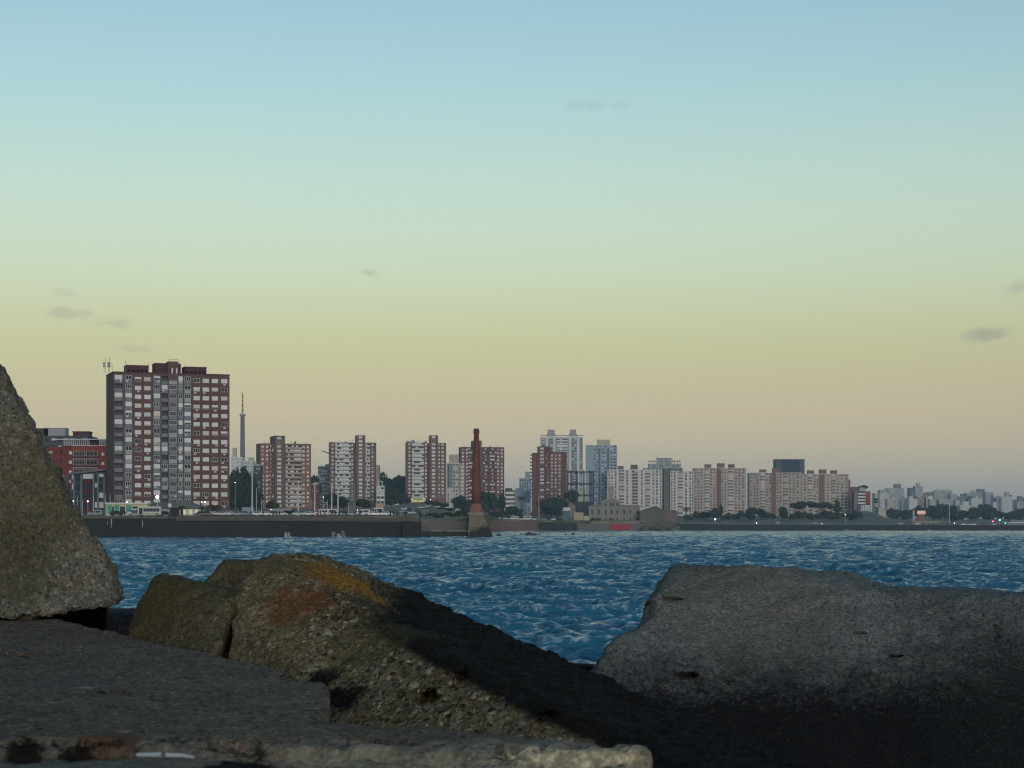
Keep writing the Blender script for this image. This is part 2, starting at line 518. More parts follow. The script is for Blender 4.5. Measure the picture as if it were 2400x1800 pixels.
# ------------------------------------------------------------------ seawalls
def wallrun(name, label, pts, m, depth=3.0, zb=-1.5, batter=.4, parts=(), group=None):
    """pts: (px, D, ztop) left to right; a solid wall following the line"""
    p0 = pts[0]; root = thing(name, label, 'seawall', (xat(p0[0], p0[1]), p0[1], 0), group=group)
    ox, oy = root.location.x, root.location.y
    def run(nm, mm, f0, f1, zlo, zhi, vf, vb, bt=0.0, cuts=24):
        mb = MB()
        P = []
        for (a, b_) in zip(pts[:-1], pts[1:]):
            for k in range(cuts):
                t = k / cuts; P.append(tuple(a[i] * (1 - t) + b_[i] * t for i in range(3)))
        P.append(pts[-1])
        P = [p for p in P if f0 <= p[0] <= f1]
        rows = []
        for px, D, zt in P:
            x = xat(px, D) - ox; y = D - oy
            z0 = zlo(zt) ; z1 = zhi(zt)
            rows.append(((x, y + vf - bt, z0), (x, y + vf, z1), (x, y + vb, z1), (x, y + vb, z0)))
        for r0, r1 in zip(rows[:-1], rows[1:]):
            for i in range(4):
                j = (i + 1) % 4
                mb.quad([r0[i], r1[i], r1[j], r0[j]])
        mb.quad(list(rows[0])); mb.quad(list(reversed(rows[-1])))
        return ob(nm, mb.mesh(nm, mm), root)
    run('wall', m, -1e9, 1e9, lambda z: zb, lambda z: z, 0, depth, batter)
    for (nm, mm, f0, f1, zlo, zhi, vf, vb) in parts:
        run(nm, mm, f0, f1, zlo, zhi, vf, vb)
    return root

near = wallrun('seawall', 'tall dark wet stone seawall below the parked cars and the maroon tower',
        [(60, 576, 5.9), (560, 583, 5.75), (985, 598, 5.45)], WALLD, depth=5, parts=[
        ('coping', WALLT, -1e9, 404, lambda z: z + .003, lambda z: z + .75, -.12, 1.4),
        ('coping', WALLT, 404, 1e9, lambda z: z - .35, lambda z: z + .70, -.75, 1.4),
        ('ledge', WALLT, 404, 1e9, lambda z: z - .62, lambda z: z - .353, -.55, -.02)])
for (px, y0, y1, w) in ((261, 1217, 1239, .35), (334, 1221, 1238, .25), (252, 1222, 1232, .15)):
    D = 576; x = xat(px, D) - near.location.x
    mb = MB(); zt, zb_ = zat(y0, D), zat(y1, D)
    mb.prism([(x - w * .4, zt), (x + w * .5, zt), (x + w * .35, (zt + zb_) / 2), (x - w * .05, zb_), (x - w * .3, (zt + zb_) / 2 + .3)], -.10 - .1, .4)
    ob('lime_streak', mb.mesh('lime_streak', LIME), near)
# buttress block and lower quay before the chimney
q = wallrun('seawall', 'pale low quay wall with white ledge line left of the brick chimney',
        [(962, 603, 5.0), (1100, 606, 5.0)], WALLP, depth=6, batter=.2, parts=[
        ('foot_shelf', WALLD, -1e9, 1e9, lambda z: -1.5, lambda z: 1.95, -4.0, .3)])
for a, c in ((1009, 1038), (1047, 1096)):
    mb = MB().box(xat(a, 600) - q.location.x, xat(c, 600) - q.location.x, -3.2, -2.6, 1.953, 2.13)
    ob('ledge', mb.mesh('ledge', LIME), q)
b_ = wallrun('seawall', 'dark stained wall buttress beside the pale quay', [(944, 594, 5.1), (966, 595, 5.1)], WALLD, depth=4)
wallrun('seawall', 'long brown seawall under the vans right of the chimney', [(1120, 1425, 6.8), (1268, 1430, 6.6)], WALLR, depth=18, batter=.6,
        parts=[('coping', WALLP, -1e9, 1e9, lambda z: z + .003, lambda z: z + .5, -.3, 1.2)])
wallrun('seawall', 'dark wet seawall between the brown wall and the ruined works', [(1266, 1424, 6.1), (1352, 1426, 6.0)], WALLD, depth=22, batter=.8,
        parts=[('coping', WALLT, -1e9, 1e9, lambda z: z + .003, lambda z: z + .4, -.3, 1.2)])
wallrun('seawall', 'grey yard wall with the red painted stretch below the ruined works', [(1350, 1428, 4.9), (1405, 1428, 4.8), (1506, 1429, 5.2)], WALLP, depth=17, batter=.5,
        parts=[('red_panel', REDW, 1428, 1478, lambda z: .5, lambda z: z - .15, -.55, -.2)])
farwall = wallrun('seawall', 'long low dark seawall below the white apartment blocks', [(1585, 1432, 5.0), (1700, 1436, 4.4), (2050, 1442, 4.0), (2480, 1445, 3.9)], WALLD, depth=12, batter=.5,
        parts=[('coping', WALLT, -1e9, 1e9, lambda z: z + .003, lambda z: z + .28, -.25, 1.2)])

# rubble bank at the foot of the ruin
def lumpy(name, m, pts, r, n, seed, parent=None):
    rng = random.Random(seed); mb = MB()
    for _ in range(n):
        t = rng.random() * (len(pts) - 1); i = int(t); f = t - i
        a, c = pts[i], pts[min(i + 1, len(pts) - 1)]
        p = [a[j] * (1 - f) + c[j] * f + rng.uniform(-r, r) * (1 if j < 2 else .4) for j in range(3)]
        s = r * rng.uniform(.35, 1.0)
        mb.lathe(p[0], p[1], [(p[2] - s * .6, s * .5), (p[2] - s * .1, s), (p[2] + s * .45, s * .7), (p[2] + s * .7, s * .25)], n=6, a0=rng.random() * 6)
    return ob(name, mb.mesh(name, m), parent)
bank = thing('rubble_bank', 'mossy rubble bank sloping to the water right of the red wall', 'rubble', (xat(1545, 1430), 1432, 0))
bo = bank.location
def relpts(L_): return [(x - bo.x, y - bo.y, z) for x, y, z in L_]
tag(lumpy('boulders', RUBBLE, relpts([(xat(p, D), D, z) for p, D, z in ((1500, 1430, 1.2), (1545, 1428, 2.0), (1592, 1430, 1.2))]), 2.3, 120, 3, bank), kind='stuff')
mb = MB().frustum((xat(1500, 1430) - bo.x, xat(1592, 1430) - bo.x, -2, 16), (xat(1506, 1430) - bo.x, xat(1586, 1430) - bo.x, 4, 16), -1, 6.4)
ob('earth', mb.mesh('earth', RUBBLE), bank)
# ------------------------------------------------------------------ facades
class Fac:
    """a facade line on the ground from (pxL, DL) to (pxR, DR)"""
    def __init__(s, pxL, DL, pxR, DR=None):
        DR = DL if DR is None else DR
        a = Vector((xat(pxL, DL), DL)); c = Vector((xat(pxR, DR), DR))
        d = (c - a); s.len = d.length; d.normalize()
        s.o = a; s.c, s.s = d.x, d.y; s.th = math.atan2(d.y, d.x)
    def u(s, px):
        a = (px - 1200) / F
        return (a * s.o.y - s.o.x) / (s.c - a * s.s)
    def Y(s, u): return s.o.y + u * s.s
    def z(s, py, u=None):
        u = s.len / 2 if u is None else u
        return CZ + (HY - py) * s.Y(u) / F
    def m(s, n):                      # photo pixels to metres at mid facade
        return n * s.Y(s.len / 2) / F
    def base(s, v=4):
        u = s.len / 2
        x, y = s.o.x + u * s.c - v * s.s, s.o.y + u * s.s + v * s.c
        return float(gh(x, y))
    def root(s, name, label, cat='building', group=None):
        s.zb = s.base() - .6
        return thing(name, label, cat, (s.o.x, s.o.y, s.zb), s.th, group)
    def put(s, root, name, me, u=0, v=0, z=None, parent=None):
        z = s.zb if z is None else z
        return ob(name, me, parent or root, (u, v, z - s.zb) if parent is None else (u, v, z))

def seg_wall(fac, root, ua, ub, zt, v0, v1, cols, m, core=1.5, name='wall', zb=None, t=.35, cap=None):
    """wall with real openings; cols: (u0, u1, [(zlo, zhi), ...])"""
    zb = fac.zb if zb is None else zb
    mb = MB(); z0 = zb - fac.zb; z1 = zt - fac.zb
    if not cols:
        mb.box(ua, ub, v0, v1, z0, z1)
    else:
        mb.box(ua, ub, v0 + core, v1, z0, z1)
        mb.box(ua, ua + .3, v0 + t, v0 + core, z0, z1)
        mb.box(ub - .3, ub, v0 + t, v0 + core, z0, z1)
        mb.box(ua + .3, ub - .3, v0 + t, v0 + core, z1 - .3, z1)
        cols = sorted(cols, key=lambda c: c[0]); x = ua
        for (u0, u1, ops) in cols:
            if u0 > x: mb.box(x, u0, v0, v0 + t, z0, z1)
            zz = z0
            for (a, c) in sorted(ops):
                a -= fac.zb; c -= fac.zb
                if a > zz: mb.box(u0, u1, v0, v0 + t, zz, a)
                zz = c
            if z1 > zz: mb.box(u0, u1, v0, v0 + t, zz, z1)
            x = u1
        if ub > x: mb.box(x, ub, v0, v0 + t, z0, z1)
    o = ob(name, mb.mesh(name, m), root)
    if cap:
        c = MB().box(ua - .12, ub + .12, v0 - .12, v1 + .12, z1 + .003, z1 + .35)
        ob('parapet', c.mesh('parapet', cap), root)
    return o

WCACHE = {}
def win_parts(w, h, style):
    """frame, pane, shutter meshes; origin at lower left of the opening, v inward"""
    key = (round(w, 2), round(h, 2), style)
    if key in WCACHE: return WCACHE[key]
    f = MB(); t = .09
    f.box(0, t, .06, .16, 0, h); f.box(w - t, w, .06, .16, 0, h); f.box(t, w - t, .06, .16, 0, t); f.box(t, w - t, .06, .16, h - t, h)
    nm = {'closed': 1, 'half': 1, 'open': 1, 'trip': 2, 'quad': 3, 'low': 1}[style]
    for k in range(nm):
        x = w * (k + 1) / (nm + 1); f.box(x - .04, x + .04, .07, .15, t, h - t)
    p = MB().box(t, w - t, .17, .2, t, h - t)
    fr = {'closed': .97, 'half': .52, 'open': 0, 'trip': 0, 'quad': 0, 'low': .8}[style]
    r = [f.mesh('window', FRAMEW), p.mesh('pane', GLASS), None]
    if fr:
        s = MB(); n = max(2, int(h * fr / .16)); hh = h * fr / n
        for k in range(n):
            z = h - .02 - (k + 1) * hh
            s.box(.03, w - .03, .02, .05, z + .012, z + hh)
        s.box(.05, w - .05, .04, .058, h - .02 - h * fr, h - .02)
        r[2] = [s.mesh('shutter', SHUT[i]) for i in range(4)]
    WCACHE[key] = r
    return r

def put_window(fac, root, u0, u1, zlo, zhi, style, rng, v=0.0, tint=None):
    fr, pa, sh = win_parts(u1 - u0, zhi - zlo, style)
    o = fac.put(root, 'window', fr, u0, v, zlo)
    ob('pane', pa, o)
    if sh: ob('shutter', sh[tint if tint is not None else rng.choice((0, 0, 0, 1, 1, 2, 3))], o)
    return o

SCACHE = {}
def small_window(w, h, style, wallm=None):
    """one mesh, for windows of a few pixels: frame, glass and blind"""
    key = (round(w, 1), round(h, 1), style)
    if key in SCACHE: return SCACHE[key]
    mb = MB(); t = .12
    mb.box(0, w, .04, .12, 0, t, 0); mb.box(0, w, .04, .12, h - t, h, 0); mb.box(0, t, .04, .12, t, h - t, 0); mb.box(w - t, w, .04, .12, t, h - t, 0)
    mb.box(t, w - t, .14, .18, t, h - t, 1)
    n = {'a': .95, 'b': .55, 'c': .0, 'd': .8}[style]
    if n: mb.box(t, w - t, .07, .11, h - t - (h - 2 * t) * n, h - t, 2)
    else: mb.box(w / 2 - .06, w / 2 + .06, .05, .12, t, h - t, 0)
    SCACHE[key] = mb.mesh('window', [FRAMEW, GLASS, SHUT[{'a': 0, 'b': 2, 'c': 0, 'd': 1}[style]]])
    return SCACHE[key]

BCACHE = {}
def balcony_mesh(w, h, style, proj=.9, pm=None):
    key = (round(w, 1), round(h, 1), style, pm.name if pm else '')
    if key in BCACHE: return BCACHE[key]
    mb = MB(); ph = h * .42
    mb.box(0, w, -proj, .3, -.16, 0, 0)                   # slab
    mb.box(0, w, -proj, -proj + .12, .003, ph, 0)         # parapet
    mb.box(0, .12, -proj + .12, .3, .003, ph, 0); mb.box(w - .12, w, -proj + .12, .3, .003, ph, 0)
    mb.box(0.02, w - .02, .2, .28, .003, h * .93, 1)          # dark room behind
    if style == 'open':
        mb.box(w * .3, w * .52, .14, .19, .1, h * .8, 2)
    else:
        n = max(3, int(w / 1.3)); top = h * .78
        rr = random.Random(int(w * 10) + len(style))
        for k in range(n):
            x0, x1 = w * k / n, w * (k + 1) / n
            if style == 'mixed' and k in (n // 3, n // 3 + 1): continue
            c = 1 if rr.random() < .2 else 2
            mb.box(x0 + .05, x1 - .05, -proj + .05, -proj + .10, ph + .003, top, c)
            mb.box(x0 - .04, x0 + .04, -proj, -proj + .12, ph + .003, top, 3)
    BCACHE[key] = mb.mesh('balcony', [pm or WHITEC, GLASS, SHUT[0], FRAMEW])
    return BCACHE[key]

AC = MB().box(0, .75, -.38, -.02, 0, .55).mesh('air_conditioner', METALW)

# ------------------------------------------------------------------ the maroon tower
def maroon_tower():
    rng = random.Random(4)
    fac = Fac(266, 640, 538, 653)
    root = fac.root('apartment_tower', 'tallest maroon brick apartment tower with grey bay columns above the near seawall')
    zt = fac.z(876.5); pitch = fac.m(20.6); n = 15
    hw = fac.m(10.0)
    z0 = fac.z(890.5)                       # centre of the top row of windows
    cols = [(268.5, 287, 'rec'), (293.6, 309, 'bay'), (316, 331, 'win'), (338, 353, 'win'), (360, 375, 'bay'), (379, 393, 'rec2'),
            (396, 414.5, 'stair'), (418, 428, 'bay'), (432, 447, 'bay'), (453.5, 468.4, 'win'), (475, 490, 'win'), (496.5, 511, 'win'), (518, 533, 'win')]
    ops = []
    sp_cache = {}
    for px0, px1, kind in cols:
        u0, u1 = fac.u(px0), fac.u(px1); w = u1 - u0
        rows = []
        for k in range(n):
            zc = z0 - k * pitch
            if kind == 'win':
                a, c = zc - hw / 2, zc + hw / 2
                rows.append((a, c))
                st = rng.choices(('closed', 'low', 'half', 'open', 'trip'), (60, 16, 8, 10, 6))[0]
                put_window(fac, root, u0, u1, a, c, st, rng)
                if rng.random() < .32:
                    fac.put(root, 'air_conditioner', AC, u0 + rng.choice((.1, w * .35, w - .9)), 0, a - .75)
            else:
                # full bay from slab to slab: grey spandrel panel below, window above
                a = zc - pitch * .5; c = zc + pitch * .5
                hs = pitch * .40
                if kind == 'rec' or kind == 'rec2':
                    enclosed = rng.random() < .5
                    v = .0
                else:
                    enclosed = True; v = -.25
                rows.append((a, c))
                key = (round(w, 2), kind)
                if key not in sp_cache:
                    sp_cache[key] = [MB().box(0, w, 0, .3, .003, hs).mesh('spandrel_panel', mm) for mm in (GREYP, GREYL)]
                fac.put(root, 'spandrel_panel', sp_cache[key][0 if rng.random() < .85 else 1], u0, v, a)
                if enclosed:
                    st = ('quad' if kind == 'stair' else rng.choices(('closed', 'half', 'open', 'trip', 'quad'), (52, 10, 12, 18, 8))[0])
                    wz0 = a + hs + .02; wz1 = c - .22
                    put_window(fac, root, u0, u1, wz0, wz1, st, rng, v=v, tint=None if rng.random() < .4 else 0)
                    if rng.random() < .2:
                        fac.put(root, 'air_conditioner', AC, u0 + rng.choice((.1, w - .9)), v, a + hs - .7)
                    key = ('hd', round(w, 2))
                    if key not in sp_cache: sp_cache[key] = MB().box(0, w, .02, .3, .002, .196).mesh('lintel', GREYD)
                    fac.put(root, 'lintel', sp_cache[key], u0, v, c - .2)
                else:
                    key = ('sl', round(w, 2))
                    if key not in sp_cache: sp_cache[key] = MB().box(0, w, .02, 1.45, .002, .2).mesh('balcony_slab', GREYD)
                    fac.put(root, 'balcony_slab', sp_cache[key], u0, v, c - .2)
        if kind.startswith('rec'):
            ob('back_wall', MB().box(u0 + .01, u1 - .01, 1.38, 1.47, rows[-1][0] - fac.zb, rows[0][1] - fac.zb).mesh('back_wall', GREYD), root)
        ops.append((u0, u1, rows))
    seg_wall(fac, root, 0, fac.len, zt, 0, 17, ops, BRICK1, cap=BRICK1D)
    # grey pilasters beside the bay columns
    for a, c in ((287.3, 293.3), (309.3, 311), (375.4, 378.6), (393.4, 395.6), (414.9, 417.6), (428.4, 431.6), (266.3, 268.2), (357.5, 359.7), (447.3, 449)):
        mb = MB().box(fac.u(a), fac.u(c), -.32, -.003, 1.0, zt - fac.zb - fac.m(4))
        ob('pilaster', mb.mesh('pilaster', MAUVE), root)
    # slit windows on the side wall
    sl = MB().box(-.03, .2, -.35, .35, 0, .9).mesh('slit_window', GLASS)
    for k in range(n):
        ob('slit_window', sl, root, (0, 8, z0 - k * pitch - fac.zb - .4))
    # roof rooms on short stilts
    zr = zt - fac.zb + .36
    for a, c, yt, gap in ((300, 352, 855, .9), (367, 427.5, 850.5, 0), (437, 488, 859, .9)):
        u0, u1 = fac.u(a), fac.u(c); z1 = fac.z(yt, u0) - fac.zb
        mb = MB().box(u0, u1, 3, 9, zr + gap, z1)
        mb.box(u0 - .1, u1 + .1, 2.9, 9.1, z1 + .002, z1 + .22)
        for k in range(6):
            x = u0 + (u1 - u0) * k / 5
            if gap: mb.box(max(u0, x - .35), min(u1, x + .35), 3.1, 8.9, zr, zr + gap - .002)
        ob('roof_room', mb.mesh('roof_room', BRICK1D), root)
    u0, u1 = fac.u(394), fac.u(418)
    st = ob('stair_head', MB().box(u0, u1, -.3, 4, zt - fac.zb - 2.2, fac.z(847, u0) - fac.zb).mesh('stair_head', BRICK1), root)
    for k in range(4):
        x = u0 + .35 + k * (u1 - u0 - .4) / 4
        ob('slit_window', MB().box(x, x + .4, -.33, -.1, zt - fac.zb + .2, zt - fac.zb + 1.9).mesh('slit_window', FRAMEW if k % 2 else GLASS), st)
    rail = MB()
    for x in np.linspace(u0, u1, 5): rail.bar((x, 0, fac.z(847) - fac.zb), (x, 0, fac.z(842) - fac.zb), .05, 4)
    rail.bar((u0, 0, fac.z(842) - fac.zb), (u1, 0, fac.z(842) - fac.zb), .05, 4)
    ob('railing', rail.mesh('railing', METALG), root)
    for px, yt in ((248, 852), (251, 842), (258, 848), (261, 838), (267, 858), (298, 846), (351, 849), (438, 851)):
        u = fac.u(max(px, 268)) + (px - 268) * .14 * (px < 268)
        mb = MB().bar((u, 4 if px < 275 else 3.2, zr - .2), (u, 4 if px < 275 else 3.2, fac.z(yt) - fac.zb), .07, 5)
        if px in (248, 258, 261):
            for dz in (.5, 1.4): mb.box(u - .3, u + .3, 3.8, 4.2, fac.z(866) - fac.zb + dz, fac.z(866) - fac.zb + dz + .7)
        ob('antenna', mb.mesh('antenna', METALG), root)
maroon_tower()

# ------------------------------------------------------------------ brick slab towers of one family
def brick_tower(label, fac, depth, segs, py0, pitch_px, n, wallm, coreM, seed, extra=None, name='apartment_tower'):
    """segs: list of (pxa, pxb, ytop, v0, cols, mat, first_row_offset)"""
    rng = random.Random(seed)
    root = fac.root(name, label, 'building')
    pitch = fac.m(pitch_px); z0 = fac.z(py0)
    for (pxa, pxb, ytop, v0, cols, m, off) in segs:
        ua, ub = fac.u(pxa), fac.u(pxb); ops = []
        zt = fac.z(ytop)
        for (a, c, kind) in cols:
            u0, u1 = fac.u(a), fac.u(c); rows = []; w = u1 - u0
            for k in range(off, n):
                zc = z0 - k * pitch
                if zc - 1 < fac.zb + 1.5: continue
                if kind == 'w':
                    h = pitch * .56; A, C = zc - h / 2, zc + h / 2
                    fac.put(root, 'window', small_window(w, h, rng.choices('abcd', (55, 15, 12, 18))[0]), u0, v0, A)
                    rows.append((A, C))
                elif kind == 'l':            # stair landing window
                    h = pitch * .62; A, C = zc - h / 2, zc + h / 2
                    fac.put(root, 'window', small_window(w, h, rng.choices('abcd', (45, 10, 15, 30))[0]), u0, v0, A)
                    rows.append((A, C))
                else:                         # band of balconies
                    A, C = zc - pitch * .46, zc + pitch * .50
                    st = rng.choices(('glazed', 'open', 'mixed', 'glazed2'), kind[1])[0]
                    if st == 'glazed2': st = 'glazed'
                    fac.put(root, 'balcony', balcony_mesh(w, pitch, st, .9, kind[0]), u0, v0, A + .16)
                    rows.append((A, C - .2))
            ops.append((u0, u1, rows))
        seg_wall(fac, root, ua, ub, zt, v0, depth, ops, m, cap=DARKROOF, core=1.5)
    if extra: extra(fac, root, rng)
    return root

def roof_clutter(px0, px1, y, n, ytop):
    def f(fac, root, rng):
        for k in range(n):
            px = px0 + (px1 - px0) * (k + rng.uniform(.2, .8)) / n
            u = fac.u(px); zr = fac.z(y) - fac.zb
            h = fac.m(rng.uniform(.5, 1) * (y - ytop))
            if rng.random() < .6:
                ob('antenna', MB().bar((u, 3, zr - 1), (u, 3, zr + h), .12, 5).mesh('antenna', METALG), root)
            else:
                mb = MB().lathe(u, 4, [(zr - 1, .8), (zr + h * .6, .8), (zr + h * .75, .3)], n=8)
                ob('water_tank', mb.mesh('water_tank', METALG), root)
    return f
WB = (WHITEC, (30, 25, 25, 20)); WB2 = (PINKC, (35, 25, 30, 10)); WB5 = (BRICK4, (30, 35, 25, 10)); WBP = (WHITEC, (45, 15, 20, 20)); RB = (BRICK2, (10, 60, 20, 10))

brick_tower('rust brick apartment tower with brown stair shaft beside the tall aerial tower', Fac(609.5, 1296, 729, 1306), 16, [
    (609.5, 642.4, 1041, 0, [(613, 618, 'w'), (623.5, 628.5, 'w'), (630, 641, RB)], BRICK2, 0),
    (642.5, 666.6, 1023, -2.2, [(648.7, 657.7, 'l')], BRICK3, -2),
    (666.7, 729, 1041, 0, [(669, 688.5, WB2), (689, 706.5, WB2), (709, 714, 'w'), (719, 724.3, 'w')], BRICK2, 0)],
    1047.7, 9.83, 15, BRICK2, BRICK3, 21, roof_clutter(612, 727, 1040, 9, 1031))
brick_tower('brown brick apartment tower with long white balcony bands behind the round trees', Fac(771.9, 1400, 881.9, 1404), 16, [
    (771.9, 828, 1038.4, 0, [(777.3, 781.5, 'w'), (785.7, 804, WBP), (804.5, 822, WBP), (823.7, 827.5, 'w')], BRICK3, 0),
    (828.1, 834, 1039, 1.2, [], BRICK4, 0),
    (834.1, 856, 1021.6, -2.0, [(840.5, 849, 'l')], BRICK3, -2),
    (856.1, 881.9, 1038.4, 0, [(856.8, 867, WB), (871, 875.5, 'w')], BRICK3, 0)],
    1043.2, 9.05, 15, BRICK3, BRICK3, 22, roof_clutter(775, 832, 1037.5, 7, 1031))
brick_tower('brown brick apartment tower with white bands and a lit yellow ground floor', Fac(950.4, 1467, 1045.7, 1469), 16, [
    (950.4, 1000.8, 1039, 0, [(957.5, 962, 'w'), (965.6, 993.5, WBP), (996, 1000.4, 'w')], BRICK3, 0),
    (1000.9, 1006, 1040, 1.2, [], BRICK4, 0),
    (1006.1, 1026.8, 1021.6, -2.0, [(1012, 1020, 'l')], BRICK4, -2),
    (1026.9, 1045.7, 1039, 0, [(1027.6, 1031.4, 'w'), (1035, 1039.8, 'w')], BRICK3, 0)],
    1042, 8.69, 15, BRICK3, BRICK4, 23, roof_clutter(953, 1004, 1038, 10, 1028))
brick_tower('wine brick apartment tower standing directly behind the brick chimney', Fac(1079.4, 1510, 1181.8, 1514), 16, [
    (1079.4, 1108.3, 1049, 0, [(1082.5, 1087, 'w'), (1092, 1096, 'w'), (1098, 1107, WB5)], BRICK4, 0),
    (1108.4, 1128.4, 1034, -2.0, [(1113, 1121, 'l')], BRICK3, -1),
    (1128.5, 1181.8, 1049, 0, [(1131.7, 1147, WB5), (1147.7, 1163.8, WB5), (1165.5, 1169.7, 'w'), (1174, 1178, 'w')], BRICK4, 0)],
    1054, 8.3, 15, BRICK4, BRICK3, 24, roof_clutter(1082, 1180, 1048, 8, 1043))
def side_balc(fac, root, rng):
    me = MB().box(-1.4, -.02, .4, 2.6, 0, 1.1).mesh('balcony', BRICK3)
    for k in range(13): ob('balcony', me, root, (0, .5, fac.z(1068 + 8.09 * k) - fac.zb))
brick_tower('narrow wine brick apartment tower in front of the white high-rise', Fac(1245.6, 1598, 1317, 1590), 14, [
    (1245.6, 1260.2, 1062, 1.0, [], BRICK4, 0),
    (1260.3, 1279.8, 1047.3, -1.2, [(1267, 1275.6, 'l')], BRICK4, -2),
    (1279.9, 1317, 1060, 0, [(1280.6, 1288.7, RB), (1291.4, 1295.4, 'w'), (1300, 1304.5, 'w'), (1309.4, 1313.7, 'w')], BRICK2, 0)],
    1067.8, 8.09, 13, BRICK4, BRICK4, 25, side_balc)

# lit ground floor of the third brown tower
f = Fac(963, 1462, 998, 1462); r = f.root('canopy', 'pale yellow lit entrance canopy below the white banded tower', 'canopy')
ob('roof', MB().box(0, f.len, 0, 4.5, f.z(1169) - f.zb, f.z(1167.5) - f.zb).mesh('roof', CREAM), r)
ob('lit_glazing', MB().box(.4, f.len - .4, 3.6, 4.2, f.z(1177) - f.zb, f.z(1169.2) - f.zb).mesh('lit_glazing', LITY), r)
for x in (0.2, f.len / 2, f.len - .4): ob('post', MB().box(x, x + .25, .2, .45, 0, f.z(1169.1) - f.zb).mesh('post', CREAM), r)

# ------------------------------------------------------------------ plain blocks with joined small windows
def block(name, label, px0, px1, ytop, D, depth, wm, cols=None, pitch_px=None, rows=None, wh=.5, ww=.6, ncol=None, glaz=GLASS, D2=None,
          cat='building', group=None, roof=None, band=None, y0=None, extra=None, ybot=None, frac=None):
    fac = Fac(px0, D, px1, D if D2 is None else D2)
    root = fac.root(name, label, cat, group)
    zt = fac.z(ytop); pitch = fac.m(pitch_px) if pitch_px else 3.0
    zlow = fac.zb + 1.0 if ybot is None else fac.z(ybot)
    ops = []; g = MB()
    if cols is None and ncol:
        cw = (px1 - px0) / ncol
        cols = [(px0 + cw * (i + .5 - ww / 2), px0 + cw * (i + .5 + ww / 2)) for i in range(ncol)]
    for (a, c) in (cols or []):
        u0, u1 = fac.u(a), fac.u(c); rr = []
        k = 0; zc = fac.z(y0) if y0 else zt - pitch * .62
        while zc - pitch * wh / 2 > zlow:
            A, C = zc - pitch * wh / 2, zc + pitch * wh / 2
            rr.append((A, C))
            g.box(u0 - .02, u1 + .02, .2, .33, A - fac.zb - .02, C - fac.zb + .02)
            if random.random() < .35: g.box(u0, u1, .12, .18, A - fac.zb + (C - A) * random.uniform(.2, .6), C - fac.zb, 1)
            zc -= pitch; k += 1
        ops.append((u0, u1, rr))
    seg_wall(fac, root, 0, fac.len, zt, 0, depth, ops, wm, core=.4, t=.35)
    if cols:
        tag(ob('window_glazing', g.mesh('window_glazing', [glaz, SHUT[0]]), root), kind='stuff')
    if band:
        mb = MB(); zc = zt
        while zc > zlow:
            mb.box(-.1, fac.len + .1, -.35, -.01, zc - fac.zb - pitch * band[1], zc - fac.zb); zc -= pitch
        tag(ob('floor_band', mb.mesh('floor_band', band[0]), root), kind='stuff')
    for (a, c, yt, mm) in (roof or []):
        u0, u1 = fac.u(a), fac.u(c)
        mb = MB().box(u0, u1, 2, min(depth - 1, 8), zt - fac.zb + .003, fac.z(yt) - fac.zb)
        mb.box(u0 - .2, u1 + .2, 1.8, min(depth - 1, 8) + .2, fac.z(yt) - fac.zb + .002, fac.z(yt) - fac.zb + .3)
        ob('roof_room', mb.mesh('roof_room', mm), root)
    if extra: extra(fac, root)
    return fac, root

# left cluster -------------------------------------------------------
block('apartment_block', 'grey terraced block rising behind the red building', 74, 206, 1021, 760, 18, GREYD, pitch_px=17, ncol=9, ww=.6, wh=.5, ybot=1060,
      roof=[(100, 150, 1004, GREYL), (168, 206, 1012, BRICK1D), (60, 110, 1005, DARKROOF)])
def red_extra(fac, root):
    zt = fac.z(1045) - fac.zb
    pg = MB()
    pg.box(-6, fac.len * .72, -.4, 9, fac.z(1031) - fac.zb, fac.z(1028.5) - fac.zb)
    for k in range(14): pg.box(fac.len * .72 * k / 13 - 3, fac.len * .72 * k / 13 - 2.75, 0, .3, zt, fac.z(1031.1) - fac.zb)
    for k in range(5): pg.box(fac.len * (.78 + .05 * k), fac.len * (.78 + .05 * k) + .25, 0, 6, zt, fac.z(1030) - fac.zb)
    pg.box(fac.len * .72, fac.len * .99, -.1, .2, fac.z(1030) - fac.zb, fac.z(1028.8) - fac.zb)
    ob('pergola', pg.mesh('pergola', METALW), root)
    ob('roof_room', MB().box(fac.len * .05, fac.len * .7, 2, 10, zt + .003, fac.z(1032) - fac.zb).mesh('roof_room', BRICK1D), root)
    ob('coping', MB().box(-.15, fac.len + .1, -.15, .5, zt + .002, zt + .3).mesh('coping', WHITEC), root)
    for k, y in enumerate((1056, 1077, 1098.5)):
        for a, c, st in ((172, 199, 'quad'), (202, 229, 'trip')):
            u0, u1 = fac.u(a), fac.u(c); z0 = fac.z(y + 13); z1 = fac.z(y + 1)
            put_window(fac, root, u0, u1, z0, z1, st, random.Random(k), v=-.22)
        ob('balcony', MB().box(fac.u(170), fac.u(231), -1.2, -.02, fac.z(y + 19) - fac.zb, fac.z(y + 13.5) - fac.zb).mesh('balcony', BRICK1D), root)
        ob('balcony_slab', MB().box(fac.u(170), fac.u(231), -1.3, -.02, fac.z(y + 20.5) - fac.zb, fac.z(y + 19.1) - fac.zb).mesh('balcony_slab', WHITEC), root)
    sw = MB().box(0, 1.0, -.2, .1, 0, 1.1).mesh('window', FRAMEW)
    for y in (1060, 1082, 1105, 1127): 
        ob('window', sw, root, (fac.u(162), 0, fac.z(y + 5) - fac.zb)); ob('window', sw, root, (fac.u(238), 0, fac.z(y + 8) - fac.zb))
red = block('apartment_block', 'bright red rendered block with white rooftop pergola beside the maroon tower', 169, 250, 1045.5, 700, 26, BRICKRED, extra=red_extra)
